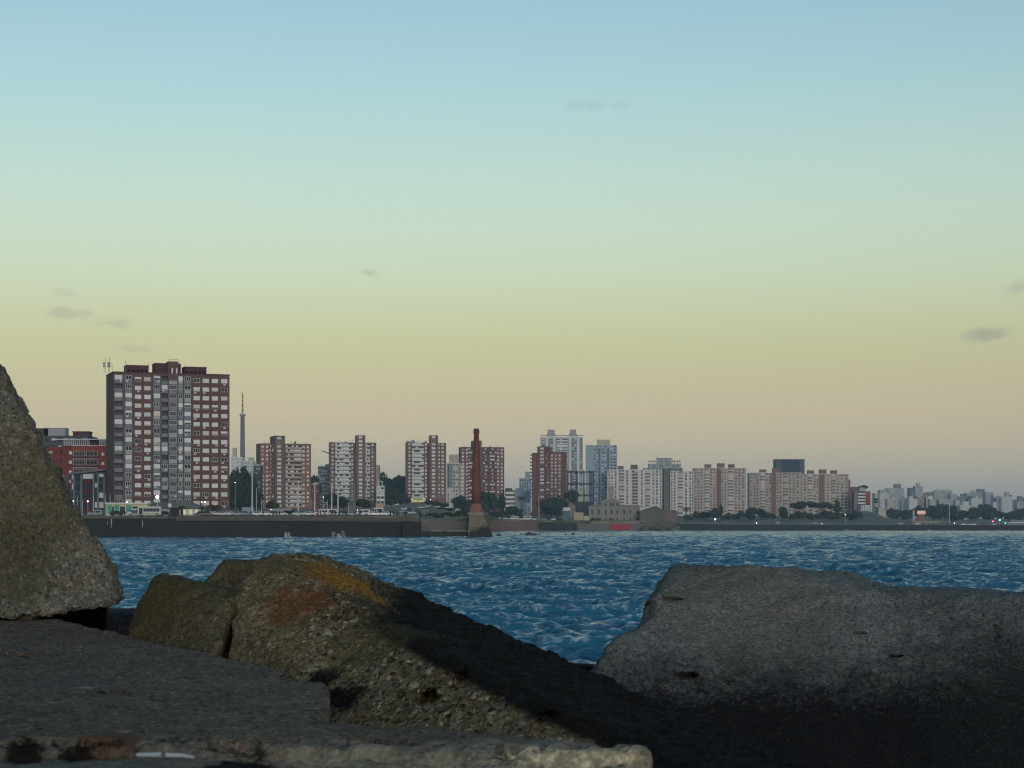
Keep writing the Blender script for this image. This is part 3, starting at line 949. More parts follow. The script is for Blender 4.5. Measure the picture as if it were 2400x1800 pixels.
# receding left face of the same corner gets its own lower block
block('apartment_block', 'red side wing with dark windows half hidden by the leaning concrete block', 104, 168.5, 1047, 716, 16, BRICKRED, cols=[(114, 123), (140, 146)], pitch_px=21, wh=.42, D2=701)
block('office_block', 'dark grey glazed block with maroon panels between red building and maroon tower', 166, 247, 1106, 668, 14, GREYD,
      cols=[(168, 172), (177, 190), (194, 219), (222, 229), (232, 244)], pitch_px=22, wh=.8, glaz=GLASSB, D2=664, roof=None,
      extra=lambda fac, root: [ob('roof_slab', MB().prism([(-.3, fac.z(1112) - fac.zb), (fac.len + .3, fac.z(1103) - fac.zb), (fac.len + .3, fac.z(1099) - fac.zb), (-.3, fac.z(1109) - fac.zb)], -1.2, 14.2).mesh('roof_slab', GREYP), root)]
      + [ob('panel', MB().box(fac.u(195), fac.u(218), -.06, .1, fac.z(1122 + 22 * k + 15) - fac.zb, fac.z(1122 + 22 * k) - fac.zb).mesh('panel', BRICK1D), root) for k in range(4)]
      + [ob('fin', MB().box(fac.u(p), fac.u(p + 3), -.5, -.02, 0, fac.z(1112) - fac.zb).mesh('fin', GREYP), root) for p in (173, 190, 219, 229.5, 244)])
block('wall_panel', 'pale blank gable wall standing against the red side wing', 131, 150, 1114, 690, 6, BLUEW, cat='wall')

# aerial tower and its hill
AD = 1750.0
t = thing('aerial_tower', 'slender grey concrete aerial tower with banded mast', 'tower', (xat(568.5, AD), AD, float(gh(xat(568.5, AD), AD)) - .5))
tz = t.location.z
ob('shaft', MB().lathe(0, 0, [(0, 2.6), (zat(975, AD) - tz, 1.85)], n=16).mesh('shaft', mat('concrete_grey', (.17, .165, .17), var=.12)), t)
ob('platform', MB().lathe(0, 0, [(zat(976, AD) - tz, 1.9), (zat(974, AD) - tz, 2.7), (zat(971, AD) - tz, 2.7), (zat(970, AD) - tz, 1.7)], n=16).mesh('platform', GREYL), t)
for k in range(8):
    y0 = 970 - k * 5.6; mm = mat('mast_red', (.22, .06, .05), var=.1) if k % 2 else mat('mast_cream', (.5, .47, .38), var=.1)
    ob('mast_section', MB().lathe(0, 0, [(zat(y0, AD) - tz, .85 - k * .05), (zat(y0 - 5.5, AD) - tz, .8 - k * .05)], n=8).mesh('mast_section', mm), t)
ob('mast_tip', MB().bar((-.4, 0, zat(926, AD) - tz), (-.4, 0, zat(918, AD) - tz), .3, 6).bar((.6, 0, zat(935, AD) - tz), (.6, 0, zat(921, AD) - tz), .12, 6).mesh('mast_tip', METALG), t)
block('apartment_block', 'white block with rooftop aerials at the foot of the aerial tower', 541, 568, 1071, 1700, 14, WHITEB, roof=[(544, 552, 1050, CREAM)], pitch_px=8, ncol=4, ww=.35, wh=.3)
block('apartment_block', 'low stepped white block right of the aerial tower foot', 569, 594, 1080, 1690, 14, WHITEC, roof=[(580, 592, 1073, CREAM)], pitch_px=8, ncol=5, ww=.4, wh=.35)
block('apartment_block', 'narrow blue grey block with pale balcony bands left of the rust tower', 581, 594, 1104, 1180, 12, GREYD, pitch_px=10, band=(BLUEW, .62))
block('apartment_block', 'slate block with pale top floor leaning against the rust tower', 594.3, 610, 1092, 1190, 12, GREYD, pitch_px=11, ncol=3, ww=.4, roof=[(596, 608, 1088, BLUEW)])
block('apartment_block', 'grey blue balcony block tucked left of the brown banded tower', 745, 772.5, 1092, 1420, 14, GREYP, pitch_px=9, ncol=5, ww=.6, wh=.42, band=(BLUEW, .2), roof=[(762, 772, 1089, DARKROOF)])
block('apartment_block', 'low maroon block between the rust tower and the grey balcony block', 729.5, 745.5, 1136, 1330, 12, BRICK4, pitch_px=10, ncol=3, ww=.4, roof=[(733, 744, 1132, WHITEC)])
block('apartment_block', 'thin pinkish slab rising behind the right edge of the brown banded tower', 882, 888.5, 1090, 1450, 10, PINKC)
def frame_house(fac, root):
    for k in range(4):
        ob('balcony', MB().box(-.2, fac.len + .2, -1.0, -.02, fac.z(1152 + k * 11) - fac.zb, fac.z(1147 + k * 11) - fac.zb).mesh('balcony', WHITEB), root)
    fr = MB()
    for x in (fac.u(886), fac.u(895)): fr.box(x, x + .5, 0, .5, fac.z(1138) - fac.zb, fac.z(1129) - fac.zb)
    fr.box(fac.u(886), fac.u(895) + .5, 0, .5, fac.z(1129) - fac.zb, fac.z(1127.5) - fac.zb)
    ob('roof_frame', fr.mesh('roof_frame', WHITEB), root)
block('house', 'small white house with open rooftop frame beside the brown banded tower', 883, 900.5, 1138, 1380, 10, WHITEC, pitch_px=11, ncol=2, ww=.7, wh=.5, extra=frame_house)
block('shed', 'peach coloured low wall block under the white framed house', 881, 898, 1180, 1300, 6, mat('render_peach', (.48, .33, .22), var=.12), cat='shed')

# crane
CD = 1460.0
t = thing('crane', 'slanting crane jib poking out behind the brown banded tower', 'crane', (xat(790, CD), CD + 30, float(gh(xat(790, CD), CD + 30))))
ob('mast', MB().box(-.5, .5, -.5, .5, -.5, zat(1070, CD) - t.location.z).mesh('mast', CREAM), t)
ob('jib', MB().bar((0, 0, zat(1070, CD) - t.location.z), (xat(755, CD + 30) - t.location.x, 0, zat(1056.5, CD + 30) - t.location.z), .55, 4).mesh('jib', CREAM), t)

# middle cluster -------------------------------------------------------
def between_extra(fac, root):
    for k in range(10):
        ob('balcony', MB().box(fac.u(1062), fac.u(1076.5), -1.0, -.02, fac.z(1094 + 8.7 * k) - fac.zb, fac.z(1091 + 8.7 * k) - fac.zb).mesh('balcony', WHITEC), root)
    ob('glazed_bay', MB().box(fac.u(1049), fac.u(1060.5), -.5, -.02, fac.z(1142) - fac.zb, fac.z(1087) - fac.zb).mesh('glazed_bay', BLUED), root)
    g = MB()
    for k in range(6): g.box(fac.u(1053), fac.u(1059), -.56, -.3, fac.z(1095 + 8.8 * k) - fac.zb, fac.z(1089 + 8.8 * k) - fac.zb)
    ob('bay_panes', g.mesh('bay_panes', BLUEW), root)['kind'] = 'stuff'
block('apartment_block', 'white balcony block with blue glazed bay between two brick towers', 1046.3, 1079, 1084.5, 1490, 12, WHITEC, cols=[(1049, 1052), (1062.5, 1067), (1069, 1072), (1073.5, 1076)],
      pitch_px=8.7, wh=.55, roof=[(1052, 1074, 1066, CREAM)], extra=between_extra)
block('apartment_block', 'pale strip of white windows at the left edge of the wine tower', 1079.2, 1088.3, 1089, 1486, 8, PINKC, cols=[(1080, 1087)], pitch_px=8.7, wh=.5, glaz=SHUT[0])
block('apartment_block', 'low brown block with white balcony rows right of the wine tower', 1183, 1207.5, 1149, 1500, 12, BRICK3, cols=[(1185, 1206)], pitch_px=10, wh=.5, glaz=SHUT[0], roof=[(1184, 1200, 1145, DARKROOF)])
block('apartment_block', 'pale blue stepped block left of the narrow wine tower', 1217, 1244.5, 1121, 1900, 14, BLUEW, pitch_px=7.5, ncol=5, ww=.5, roof=[(1231, 1243, 1106, BLUEW)])
block('warehouse', 'blank white box building among trees left of the narrow wine tower', 1208, 1226, 1144, 1640, 12, BLUEW)
block('warehouse', 'lower blank white annex touching the narrow wine tower', 1226.2, 1242, 1151, 1642, 12, BLUEW)
block('house', 'small pale house with flat white roof below the annex', 1229, 1243, 1179, 1540, 8, BLUEW, pitch_px=9, ncol=2, ww=.4)

def white_high(fac, root):
    for a, c, s in ((1282, 1301.5, 1), (1334, 1352, -1)):
        mb = MB()
        mb.box(fac.u(a), fac.u(c), 2, 10, fac.z(1022) - fac.zb + .003, fac.z(1015) - fac.zb)
        mb.box(fac.u(a + 2), fac.u(c - 1.5), 2.5, 9.5, fac.z(1015) - fac.zb, fac.z(1006.6) - fac.zb)
        ob('roof_room', mb.mesh('roof_room', GREYL), root)
    rail = MB()
    zr, zt = fac.z(1022) - fac.zb, fac.z(1024.5) - fac.zb
    rail.box(-.4, fac.len + .4, -.5, -.1, zr, zr + 1.0)
    for k in range(9): rail.box(fac.len * k / 8 - .2, fac.len * k / 8 + .2, -.45, -.15, zt, zr - .003)
    ob('roof_frame', rail.mesh('roof_frame', GREYL), root)
    for a, c in ((1280, 1284), (1297, 1301), (1334, 1338), (1353, 1357.5)):
        ob('pilaster', MB().box(fac.u(a), fac.u(c), -.9, -.02, 0, fac.z(1026) - fac.zb).mesh('pilaster', WHITEB), root)
    for k in range(20):
        ob('balcony', balcony_mesh(fac.u(1330) - fac.u(1305), fac.m(6.6), 'open', 1.0, WHITEB), root, (fac.u(1305), 0, fac.z(1034 + 6.6 * k) - fac.zb))
block('high_rise', 'tallest white high-rise with two rooftop rooms behind the narrow wine tower', 1267.4, 1366, 1025, 2030, 18, GREYL,
      cols=[(1271, 1276), (1286, 1289), (1291, 1295), (1305, 1330), (1341, 1345), (1347, 1351), (1360, 1364)], pitch_px=6.6, wh=.5, y0=1031, extra=white_high)
def blue_high(fac, root):
    for a, c in ((1402.5, 1407), (1423, 1427.5)):
        ob('recess_strip', MB().box(fac.u(a), fac.u(c), -.06, .2, 0, fac.z(1050) - fac.zb).mesh('recess_strip', BLUED), root)
    ob('side_wing', MB().box(-.4, fac.u(1392), -1.2, -.01, 0, fac.z(1044) - fac.zb).mesh('side_wing', BLUEW), root)
block('high_rise', 'blue grey high-rise with paired windows and flat penthouse', 1374.4, 1446.6, 1043, 1724, 16, BLUEW,
      cols=[(1393, 1396), (1397, 1400.5), (1410, 1415), (1417, 1421.5), (1431, 1435.7), (1438.7, 1443.7)], pitch_px=7.41, wh=.42, y0=1046,
      roof=[(1400, 1430, 1031, CREAM)], extra=blue_high)
block('apartment_block', 'dark slate block between the white and the blue grey high-rises', 1384, 1392, 1105, 1650, 10, BLUED)
block('warehouse', 'pale low warehouse seen through the gasholder frame', 1357, 1372, 1149, 1640, 14, CREAM)

# gasholder frame
GD = 1530.0; gx = xat(1360.5, GD); gz = float(gh(gx, GD)) - .5
t = thing('gasholder', 'tall black iron gasholder guide frame in front of the high-rises', 'gasholder', (gx, GD, gz))
R_ = 31.5 / F * GD; zt = zat(1105, GD) - gz
for k in range(12):
    a = 2 * math.pi * k / 12 + .2
    mb = MB(); x, y = R_ * math.cos(a), R_ * math.sin(a)
    mb.box(x - .28, x + .28, y - .28, y + .28, 0, zt + .6)
    ob('column', mb.mesh('column', IRON), t)
for yy in (1106.5, 1134, 1161):
    mb = MB(); z = zat(yy, GD) - gz
    for k in range(12):
        a, c = 2 * math.pi * k / 12 + .2, 2 * math.pi * (k + 1) / 12 + .2
        for dz in (-.45, .45):
            mb.bar((R_ * math.cos(a), R_ * math.sin(a), z + dz), (R_ * math.cos(c), R_ * math.sin(c), z + dz), .13, 4)
        mb.bar((R_ * math.cos(a), R_ * math.sin(a), z - .45), (R_ * math.cos(c), R_ * math.sin(c), z + .45), .09, 4)
    ob('ring_girder', mb.mesh('ring_girder', IRON), t)
ob('tank', MB().lathe(0, 0, [(0, R_ - .8), (zat(1176, GD) - gz, R_ - .8)], n=32).mesh('tank', mat('tank_slate', (.07, .075, .09), var=.2)), t)

# ------------------------------------------------------------------ the ruined gas works
def arch_poly(w, h, n=8):
    p = [(-w / 2, 0), (w / 2, 0)]
    for k in range(n + 1):
        a = math.pi * k / n; p.append((w / 2 * math.cos(a), h - w / 2 + w / 2 * math.sin(a)))
    return p
def gasworks():
    D = 1468; fac = Fac(1380, D, 1500, D)
    root = fac.root('gas_works', 'ruined tan stone works with pediment, arched window and clock turret', 'building')
    zb = fac.zb; Z = lambda y: fac.z(y) - zb; U = fac.u
    ops = []
    wins = [(1386.5, 1390, 1195, 1205), (1401, 1405.5, 1194, 1206), (1418, 1422, 1196, 1206), (1445, 1449, 1196, 1206), (1461, 1465, 1195, 1205), (1476, 1479, 1195, 1205), (1492, 1496, 1195, 1204)]
    for a, c, y0, y1 in wins:
        ops.append((U(a), U(c), [(fac.z(y1), fac.z(y0))] + [(fac.z(1222), fac.z(1215))]))
    ops.append((U(1428.5), U(1438), [(fac.z(1205), fac.z(1194)), (fac.z(1221), fac.z(1215.5))]))
    seg_wall(fac, root, 0, fac.len, fac.z(1188), 0, 14, ops, TANST, core=.9, t=.5)
    for a, c, y0, y1 in wins:
        mb = MB().box(U(a) - .02, U(c) + .02, .35, .5, Z(y1), Z(y0))
        ob('window', mb.mesh('window', GLASS), root)
        fr = MB(); 
        for e in (U(a) - .35, U(c) + .05): fr.box(e, e + .3, -.12, -.003, Z(y1), Z(y0))
        fr.box(U(a) - .5, U(c) + .5, -.2, -.003, Z(y0) + .02, Z(y0) + .4)
        ob('window_surround', fr.mesh('window_surround', TANST), root)
        ob('window', MB().box(U(a) - .02, U(c) + .02, .35, .5, Z(1222), Z(1215)).mesh('window', GLASS), root)
    # arched centre window
    w = U(1438) - U(1428.5); cx = U(1433.2)
    mb = MB(); mb.prism([(cx + x, Z(1205) + z) for x, z in arch_poly(w * .8, Z(1194) - Z(1205))], -.03, .2)
    aw = ob('arched_window', mb.mesh('arched_window', GLASS), root)
    fr = MB()
    pts = arch_poly(w * .95, Z(1192.6) - Z(1205), 12)[1:]
    for p, q_ in zip(pts[:-1], pts[1:]): fr.bar((cx + p[0], -.1, Z(1205) + p[1]), (cx + q_[0], -.1, Z(1205) + q_[1]), .22, 5)
    fr.bar((cx - w * .475, -.1, Z(1205)), (cx - w * .475, -.1, Z(1196)), .22, 5)
    ob('arch_surround', fr.mesh('arch_surround', CREAM), aw)
    fr = MB().box(cx - w * .4, cx + w * .4, -.1, -.035, Z(1200.5), Z(1200)).box(cx - .12, cx + .12, -.1, -.036, Z(1205), Z(1195))
    ob('mullion', fr.mesh('mullion', TANST), aw)
    ob('doorway', MB().box(U(1427), U(1439), -.04, .3, Z(1221.5), Z(1215)).mesh('doorway', GLASS), root)
    # cornices
    for y in (1188, 1210): ob('cornice', MB().box(-.3, fac.len + .3, -.55, -.004, Z(y) - .35, Z(y) + .35).mesh('cornice', TANST), root)
    # pediment storey
    pl, pr = U(1410), U(1455); pk = U(1434)
    po = [(pl, Z(1187.5)), (pr, Z(1187.5)), (pr, Z(1176)), (U(1449), Z(1172.5)), (U(1442), Z(1169)), (pk, Z(1167)), (U(1426), Z(1169)), (U(1418), Z(1173)), (pl, Z(1176))]
    pe = ob('pediment', MB().prism(po, -.25, 10).mesh('pediment', TANST), root)
    for a, c in ((1417.5, 1421), (1429, 1432.8), (1434.2, 1438), (1445, 1448.5)):
        ob('window', MB().box(U(a), U(c), -.29, 0, Z(1186), Z(1179.5)).mesh('window', GLASS), pe)
    cap = MB()
    for (x0, z0), (x1, z1) in zip(po[2:], po[3:]): cap.bar((x0, -.4, z0 + .15), (x1, -.4, z1 + .15), .35, 5)
    ob('pediment_moulding', cap.mesh('pediment_moulding', CREAM), pe)
    # clock turret
    a, c = U(1427), U(1438.4)
    tu = ob('turret', MB().box(a, c, 1, 4.5, Z(1168), Z(1143)).box(a - .35, c + .35, .6, 4.9, Z(1143) + .002, Z(1140.5)).box(a - .3, c + .3, .7, 4.8, Z(1166), Z(1165)).mesh('turret', TANST), root)
    m2 = (a + c) / 2; zc = Z(1153)
    ob('clock', MB().prism([(m2 + 1.05 * math.cos(2 * math.pi * k / 20), zc + 1.05 * math.sin(2 * math.pi * k / 20)) for k in range(20)], .86, .99).mesh('clock', GREYL), tu)
    ob('clock_hand', MB().box(m2 - .08, m2 + .08, .8, .85, zc, zc + .8).box(m2, m2 + .6, .8, .85, zc - .08, zc + .08).mesh('clock_hand', IRON), tu)
    # low roofs
    ob('roof', MB().prism([(-.3, Z(1187)), (U(1410), Z(1187)), (U(1408), Z(1183)), (.8, Z(1183.5))], .2, 13).mesh('roof', TANROOF), root)
    ob('roof', MB().prism([(U(1455.2), Z(1187)), (fac.len + .3, Z(1187)), (fac.len - 1, Z(1184)), (U(1456), Z(1184))], .2, 13).mesh('roof', TANROOF), root)
gasworks()
def gable(name, label, px0, px1, pk, yb, ye, yp, D, depth, m, roofm, cat='warehouse', wins=()):
    fac = Fac(px0, D, px1, D); root = fac.root(name, label, cat)
    Z = lambda y: fac.z(y) - fac.zb
    ob('wall', MB().prism([(0, 0), (fac.len, 0), (fac.len, Z(ye)), (fac.u(pk), Z(yp)), (0, Z(ye))], 0, depth).mesh('wall', m), root)
    r = MB(); 
    for (x0, z0), (x1, z1) in (((-.5, Z(ye) - .2), (fac.u(pk), Z(yp) + .25)), ((fac.len + .5, Z(ye) - .2), (fac.u(pk), Z(yp) + .25))):
        r.quad([(x0, -.5, z0), (x1, -.5, z1), (x1, depth + .3, z1), (x0, depth + .3, z0)])
        r.quad([(x0, -.5, z0 + .3), (x1, -.5, z1 + .3), (x1, depth + .3, z1 + .3), (x0, depth + .3, z0 + .3)])
        r.quad([(x0, -.5, z0), (x1, -.5, z1), (x1, -.5, z1 + .3), (x0, -.5, z0 + .3)])
    ob('roof', r.mesh('roof', roofm), root)
    for a, c, y0, y1, mm in wins:
        ob('window', MB().box(fac.u(a), fac.u(c), -.06, .1, Z(y1), Z(y0)).mesh('window', mm), root)
    return fac, root
gable('warehouse', 'tan gabled warehouse at the left end of the ruined works', 1311, 1349, 1329, 1215, 1186, 1170.5, 1495, 30, TANST, TANROOF, wins=[(1328, 1333, 1176, 1181, GLASS)])
fac, r = block('annex', 'pale yard annex with white roof sheet below the gabled warehouse', 1318, 1336, 1196, 1462, 12, BLUED, cat='shed')
ob('roof_sheet', MB().box(-.4, fac.len, -.5, -.05, fac.z(1197) - fac.zb, fac.z(1189.5) - fac.zb).mesh('roof_sheet', WHITEB), r)
block('annex', 'cream boundary wall in front of the works', 1345, 1367.5, 1201, 1450, 3, mat('render_sand', (.40, .35, .235), var=.2, scale=.4), cat='wall')
block('annex', 'pale cream square plinth beside the dark bushes', 1368, 1380.5, 1209, 1449, 4, mat('render_sand2', (.52, .47, .33), var=.15, scale=.4), cat='wall')
block('annex', 'low tan terrace wall under the cream boundary wall', 1349, 1384, 1222, 1446, 6, TANST, cat='wall')
gable('warehouse', 'mossy gabled ruin with faded roofless gable right of the works', 1500, 1559, 1538, 1226, 1199, 1187.5, 1452, 26, mat('moss_stone', (.135, .125, .095), var=.35, scale=.25), TANROOF)
block('ruin', 'reddish crumbling wall stump beside the mossy gabled ruin', 1558.5, 1588, 1199, 1460, 10, mat('ruin_red', (.15, .11, .095), var=.4, scale=.2), cat='wall',
      extra=lambda fac, root: ob('broken_top', MB().prism([(0, fac.z(1199) - fac.zb + .004), (fac.len, fac.z(1199) - fac.zb + .004), (fac.len * .9, fac.z(1197) - fac.zb), (fac.len * .6, fac.z(1195) - fac.zb), (fac.len * .3, fac.z(1197.5) - fac.zb), (fac.len * .15, fac.z(1194) - fac.zb)], .5, 8).mesh('broken_top', mat('ruin_red', (0, 0, 0))), root))

# ------------------------------------------------------------------ white grid blocks
BOW = {}
def bow_mesh(w, pitch, m):
    key = (round(w, 1), round(pitch, 2), m.name)
    if key in BOW: return BOW[key]
    mb = MB(); n = 8; out = []; inn = []
    for k in range(n + 1):
        a = math.pi * k / n; out.append((w / 2 - w / 2 * math.cos(a), -.35 - 1.1 * math.sin(a))); inn.append((w / 2 - (w / 2 - .15) * math.cos(a), -.35 - .95 * math.sin(a)))
    h = pitch * .44
    for k in range(n):
        (x0, y0), (x1, y1) = out[k], out[k + 1]; (a0, b0), (a1, b1) = inn[k], inn[k + 1]
        mb.quad([(x0, y0, -.18), (x1, y1, -.18), (x1, y1, h), (x0, y0, h)])
        mb.quad([(a0, b0, 0), (a1, b1, 0), (a1, b1, h), (a0, b0, h)])
        mb.quad([(x0, y0, h), (x1, y1, h), (a1, b1, h), (a0, b0, h)])
    mb.quad([(x, y, -.18) for x, y in out] + [(w, .2, -.18), (0, .2, -.18)])
    mb.quad([(x, y, 0) for x, y in inn] + [(w, .2, 0), (0, .2, 0)])
    BOW[key] = mb.mesh('balcony', m)
    return BOW[key]

def grid_block(label, px0, px1, D, ytop, pitch_px, n, bows, wins, shafts, roofs, wm=WHITEC, infill=BROWNI, brickcols=(), seed=1, D2=None, depth=16):
    rng = random.Random(seed)
    fac = Fac(px0, D, px1, D if D2 is None else D2)
    root = fac.root('apartment_block', label, 'building')
    zt = fac.z(ytop); pitch = fac.m(pitch_px); zb = fac.zb
    ops = []; g = MB(); inf = MB()
    sh = [(fac.u(a), fac.u(c)) for a, c in shafts]
    for (a, c) in wins + list(brickcols):
        u0, u1 = fac.u(a), fac.u(c); rr = []
        isb = (a, c) in brickcols
        for k in range(n):
            zc = zt - pitch * (k + .56)
            A, C = zc - pitch * .44, zc + pitch * .36
            if A < zb + .6: continue
            rr.append((A, C))
            hs = (.34 if isb else rng.choice((.22, .28, .34))) * pitch
            inf.box(u0 - .02, u1 + .02, .16, .30, A - zb, A - zb + hs)
            g.box(u0 - .02, u1 + .02, .24, .34, A - zb + hs + .003, C - zb + .02, 0)
            r_ = rng.random()
            if r_ < .22: g.box(u0, u1, .18, .235, A - zb + hs + (C - A) * .3, C - zb, 1)
            elif r_ < .34: g.box(u0 + (u1 - u0) * .5, u1, .18, .235, A - zb + hs, C - zb, 2)
        ops.append((u0, u1, rr))
    for (a, c) in bows:
        u0, u1 = fac.u(a), fac.u(c); rr = []
        pm = rng.choice((WHITEC, CREAM, WHITEC))
        for k in range(n):
            zc = zt - pitch * (k + .56); A, C = zc - pitch * .44, zc + pitch * .44
            if A < zb + .6: continue
            rr.append((A, C))
            g.box(u0 + .1, u1 - .1, .3, .38, A - zb, C - zb, 0 if rng.random() < .7 else 2)
            ob('balcony', bow_mesh(u1 - u0, pitch, pm), root, (u0, 0, A - zb))
        ops.append((u0, u1, rr))
    seg_wall(fac, root, 0, fac.len, zt, 0, depth, ops, wm, core=.5, t=.35)
    ob('window_glazing', g.mesh('window_glazing', [mat('glass_brownish', (.05, .042, .042), rough=.3, var=.3, scale=1.5), SHUT[1], SHUT[2]]), root)['kind'] = 'stuff'
    ob('infill_brick', inf.mesh('infill_brick', infill), root)['kind'] = 'stuff'
    bands = MB()
    edges = [0] + [x for s in sorted(sh) for x in s] + [fac.len]
    for e0, e1 in zip(edges[0::2], edges[1::2]):
        for k in range(n + 1):
            z = zt - pitch * k - zb
            if z > .6: bands.box(e0, e1, -.22, -.004, z - .18, z + .12)
    ob('floor_band', bands.mesh('floor_band', WHITEB), root)['kind'] = 'stuff'
    for a, c in sh:
        ob('stair_shaft', MB().box(a, c, -.9, 0.2, 0, zt - zb - .4).mesh('stair_shaft', BROWNI), root)
    for a, c, y, mm in roofs:
        u0, u1 = fac.u(a), fac.u(c); zc = fac.z(y) - zb
        mb = MB().box(u0, u1, 3, 8, zt - zb + .6, zc).box(u0 - .25, u1 + .25, 2.7, 8.3, zc + .002, zc + .35)
        for x in (u0 + .2, u1 - .7): mb.box(x, x + .5, 3.2, 7.8, zt - zb + .003, zt - zb + .597)
        ob('roof_room', mb.mesh('roof_room', mm), root)
    return fac, root

grid_block('white gridded slab block with a brown brick column behind the ruined works', 1423.7, 1551.5, 1700, 1101, 7.4, 12,
    [(1451, 1462.4), (1512.6, 1524)], [(1426, 1429), (1432, 1436), (1440.7, 1444.8), (1468, 1472), (1502.4, 1506), (1529.5, 1533.6), (1537.7, 1541.7), (1547, 1550)],
    [], [(1449, 1462, 1093, BROWNI), (1479, 1495, 1090, BRICK3)], brickcols=[(1480.7, 1495)], seed=5)
block('stair_tower', 'grey dark stair tower between the two white gridded slabs', 1556, 1569.5, 1098, 1706, 12, mat('concrete_dark', (.16, .15, .15), var=.25, streak=1), cat='tower', roof=[(1555, 1569, 1093, BLUEW)])
grid_block('tall narrow white gridded block above the palm and the dark seawall', 1571, 1626, 1704, 1104, 7.4, 16,
    [(1588.5, 1600.7)], [(1573, 1576), (1579, 1583), (1605.5, 1610), (1615.7, 1619.7), (1622, 1625)], [], [], seed=6)
def deco(fac, root):
    U, Z = fac.u, lambda y: fac.z(y) - fac.zb
    for a, c, y0, y1, v in ((1521, 1596, 1101, 1087, 1), (1541, 1573, 1087.2, 1076, 2)):
        ob('upper_storey', MB().box(U(a), U(c), v, 12, Z(y0), Z(y1)).mesh('upper_storey', GREYL), root)
    for a, c, y in ((1539, 1576, 1073), (1521, 1541, 1079.5), (1574, 1595, 1079.5)):
        ob('roof_slab', MB().box(U(a), U(c), .5, 11, Z(y + 1.6), Z(y)).mesh('roof_slab', GREYL), root)
        n = 4
        for k in range(n):
            x = U(a) + (U(c) - U(a) - .6) * k / (n - 1)
            ob('column', MB().box(x, x + .6, .7, 1.3, Z(1087), Z(y + 1.65)).mesh('column', GREYL), root)
    for a in (1532, 1546, 1552, 1560, 1566, 1577, 1586): ob('window', MB().box(U(a), U(a + 2.5), .85, 1.2, Z(1095), Z(1089)).mesh('window', GLASS), root)
block('apartment_block', 'grey stepped building with columned rooftop loggia behind the white slab', 1509, 1600, 1097, 1830, 14, GREYP, pitch_px=7, ncol=8, ww=.4, extra=deco)
grid_block('white gridded block standing free with pinkish shaft and bow balconies', 1627, 1749, 1760, 1097, 6.97, 15,
    [(1651, 1661.8), (1706, 1719)], [(1628.5, 1632), (1634.6, 1638.7), (1642, 1646), (1664.5, 1668), (1672, 1676), (1691.4, 1694.6), (1698, 1701), (1723, 1727), (1730.5, 1735), (1739.4, 1744.3)],
    [(1680, 1690)], [(1653, 1668, 1089, BROWNI), (1682.5, 1699, 1086.5, BROWNI), (1709, 1723, 1089, BROWNI)], wm=PINKC, seed=7)
def z9(L_): return [(1680 + a / 6.144, 1680 + c / 6.144) for a, c in L_]
grid_block('white gridded block below the dark glass office tower', 1756.5, 1878.5, 1800, 1108, 7.05, 15,
    z9([(625, 690), (955, 1025)]), z9([(485, 507), (530, 555), (570, 597), (705, 730), (750, 780), (862, 884), (900, 930), (1040, 1065), (1095, 1120), (1150, 1180)]),
    z9([(790, 850)]), [(1782, 1797, 1101, BROWNI), (1812, 1828, 1098, BROWNI)], wm=PINKC, seed=8)
grid_block('cream gridded block at the right end of the row above dark pines', 1879, 1988.5, 1812, 1111, 6.9, 15,
    z9([(1310, 1375), (1650, 1710)]), z9([(1255, 1280), (1400, 1422), (1440, 1462), (1590, 1612), (1730, 1752), (1790, 1820), (1850, 1880)]),
    z9([(1475, 1550)]), [(1894.5, 1909, 1103, BROWNI), (1922.5, 1938.5, 1101, BROWNI), (1949, 1963, 1103, BROWNI)], wm=PINKC, seed=9)
def glassbars(fac, root):
    for a, c, mm in ((1819, 1831.5, BLUED), (1875, 1884, BLUED)):
        ob('glass_panel', MB().box(fac.u(a), fac.u(c), -.2, -.02, 0, fac.z(1079) - fac.zb).mesh('glass_panel', GLASSB), root)
    g = MB()
    for k in range(8): g.box(0, fac.len, -.28, -.21, fac.z(1080 + 7 * k) - fac.zb, fac.z(1079.6 + 7 * k) - fac.zb)
    for k in range(12): g.box(fac.len * k / 11 - .1, fac.len * k / 11 + .1, -.3, -.215, 0, fac.z(1078) - fac.zb)
    ob('mullion_grid', g.mesh('mullion_grid', FRAMED), root)['kind'] = 'stuff'
    ob('parapet', MB().box(-.3, fac.len + .3, -.4, 20.3, fac.z(1077) - fac.zb, fac.z(1075.8) - fac.zb).mesh('parapet', GREYL), root)
block('office_tower', 'dark blue glass office tower rising behind the white gridded blocks', 1817.5, 1885.4, 1077, 2200, 20, mat('glass_navy', (.022, .036, .070), rough=.55, var=.2, spec=.15), extra=glassbars)
block('apartment_block', 'brown slab behind the right end of the gridded row', 1988.8, 1993, 1124, 1822, 14, BROWNI)
block('apartment_block', 'dark brown block right of the gridded row', 1990, 2014, 1141, 1850, 14, BRICK3, pitch_px=7, ncol=4, ww=.3)
fac, r = block('apartment_block', 'small red block with white balconies and a tree on its roof', 2002, 2040, 1151.5, 1780, 14, BRICKRED, roof=[(2015, 2028, 1143, GREYL)])
for k in range(5):
    ob('balcony', MB().box(fac.u(2010), fac.u(2028), -1.1, -.02, fac.z(1159 + 7.4 * k) - fac.zb, fac.z(1155.3 + 7.4 * k) - fac.zb).mesh('balcony', WHITEB), r)
    ob('window', MB().box(fac.u(2011), fac.u(2027), -.08, .1, fac.z(1155.2 + 7.4 * k) - fac.zb, fac.z(1152.5 + 7.4 * k) - fac.zb).mesh('window', GLASS), r)
ob('side_panel', MB().box(-.02, fac.u(2008), -.3, .2, 0, fac.z(1153) - fac.zb).mesh('side_panel', GREYP), r)

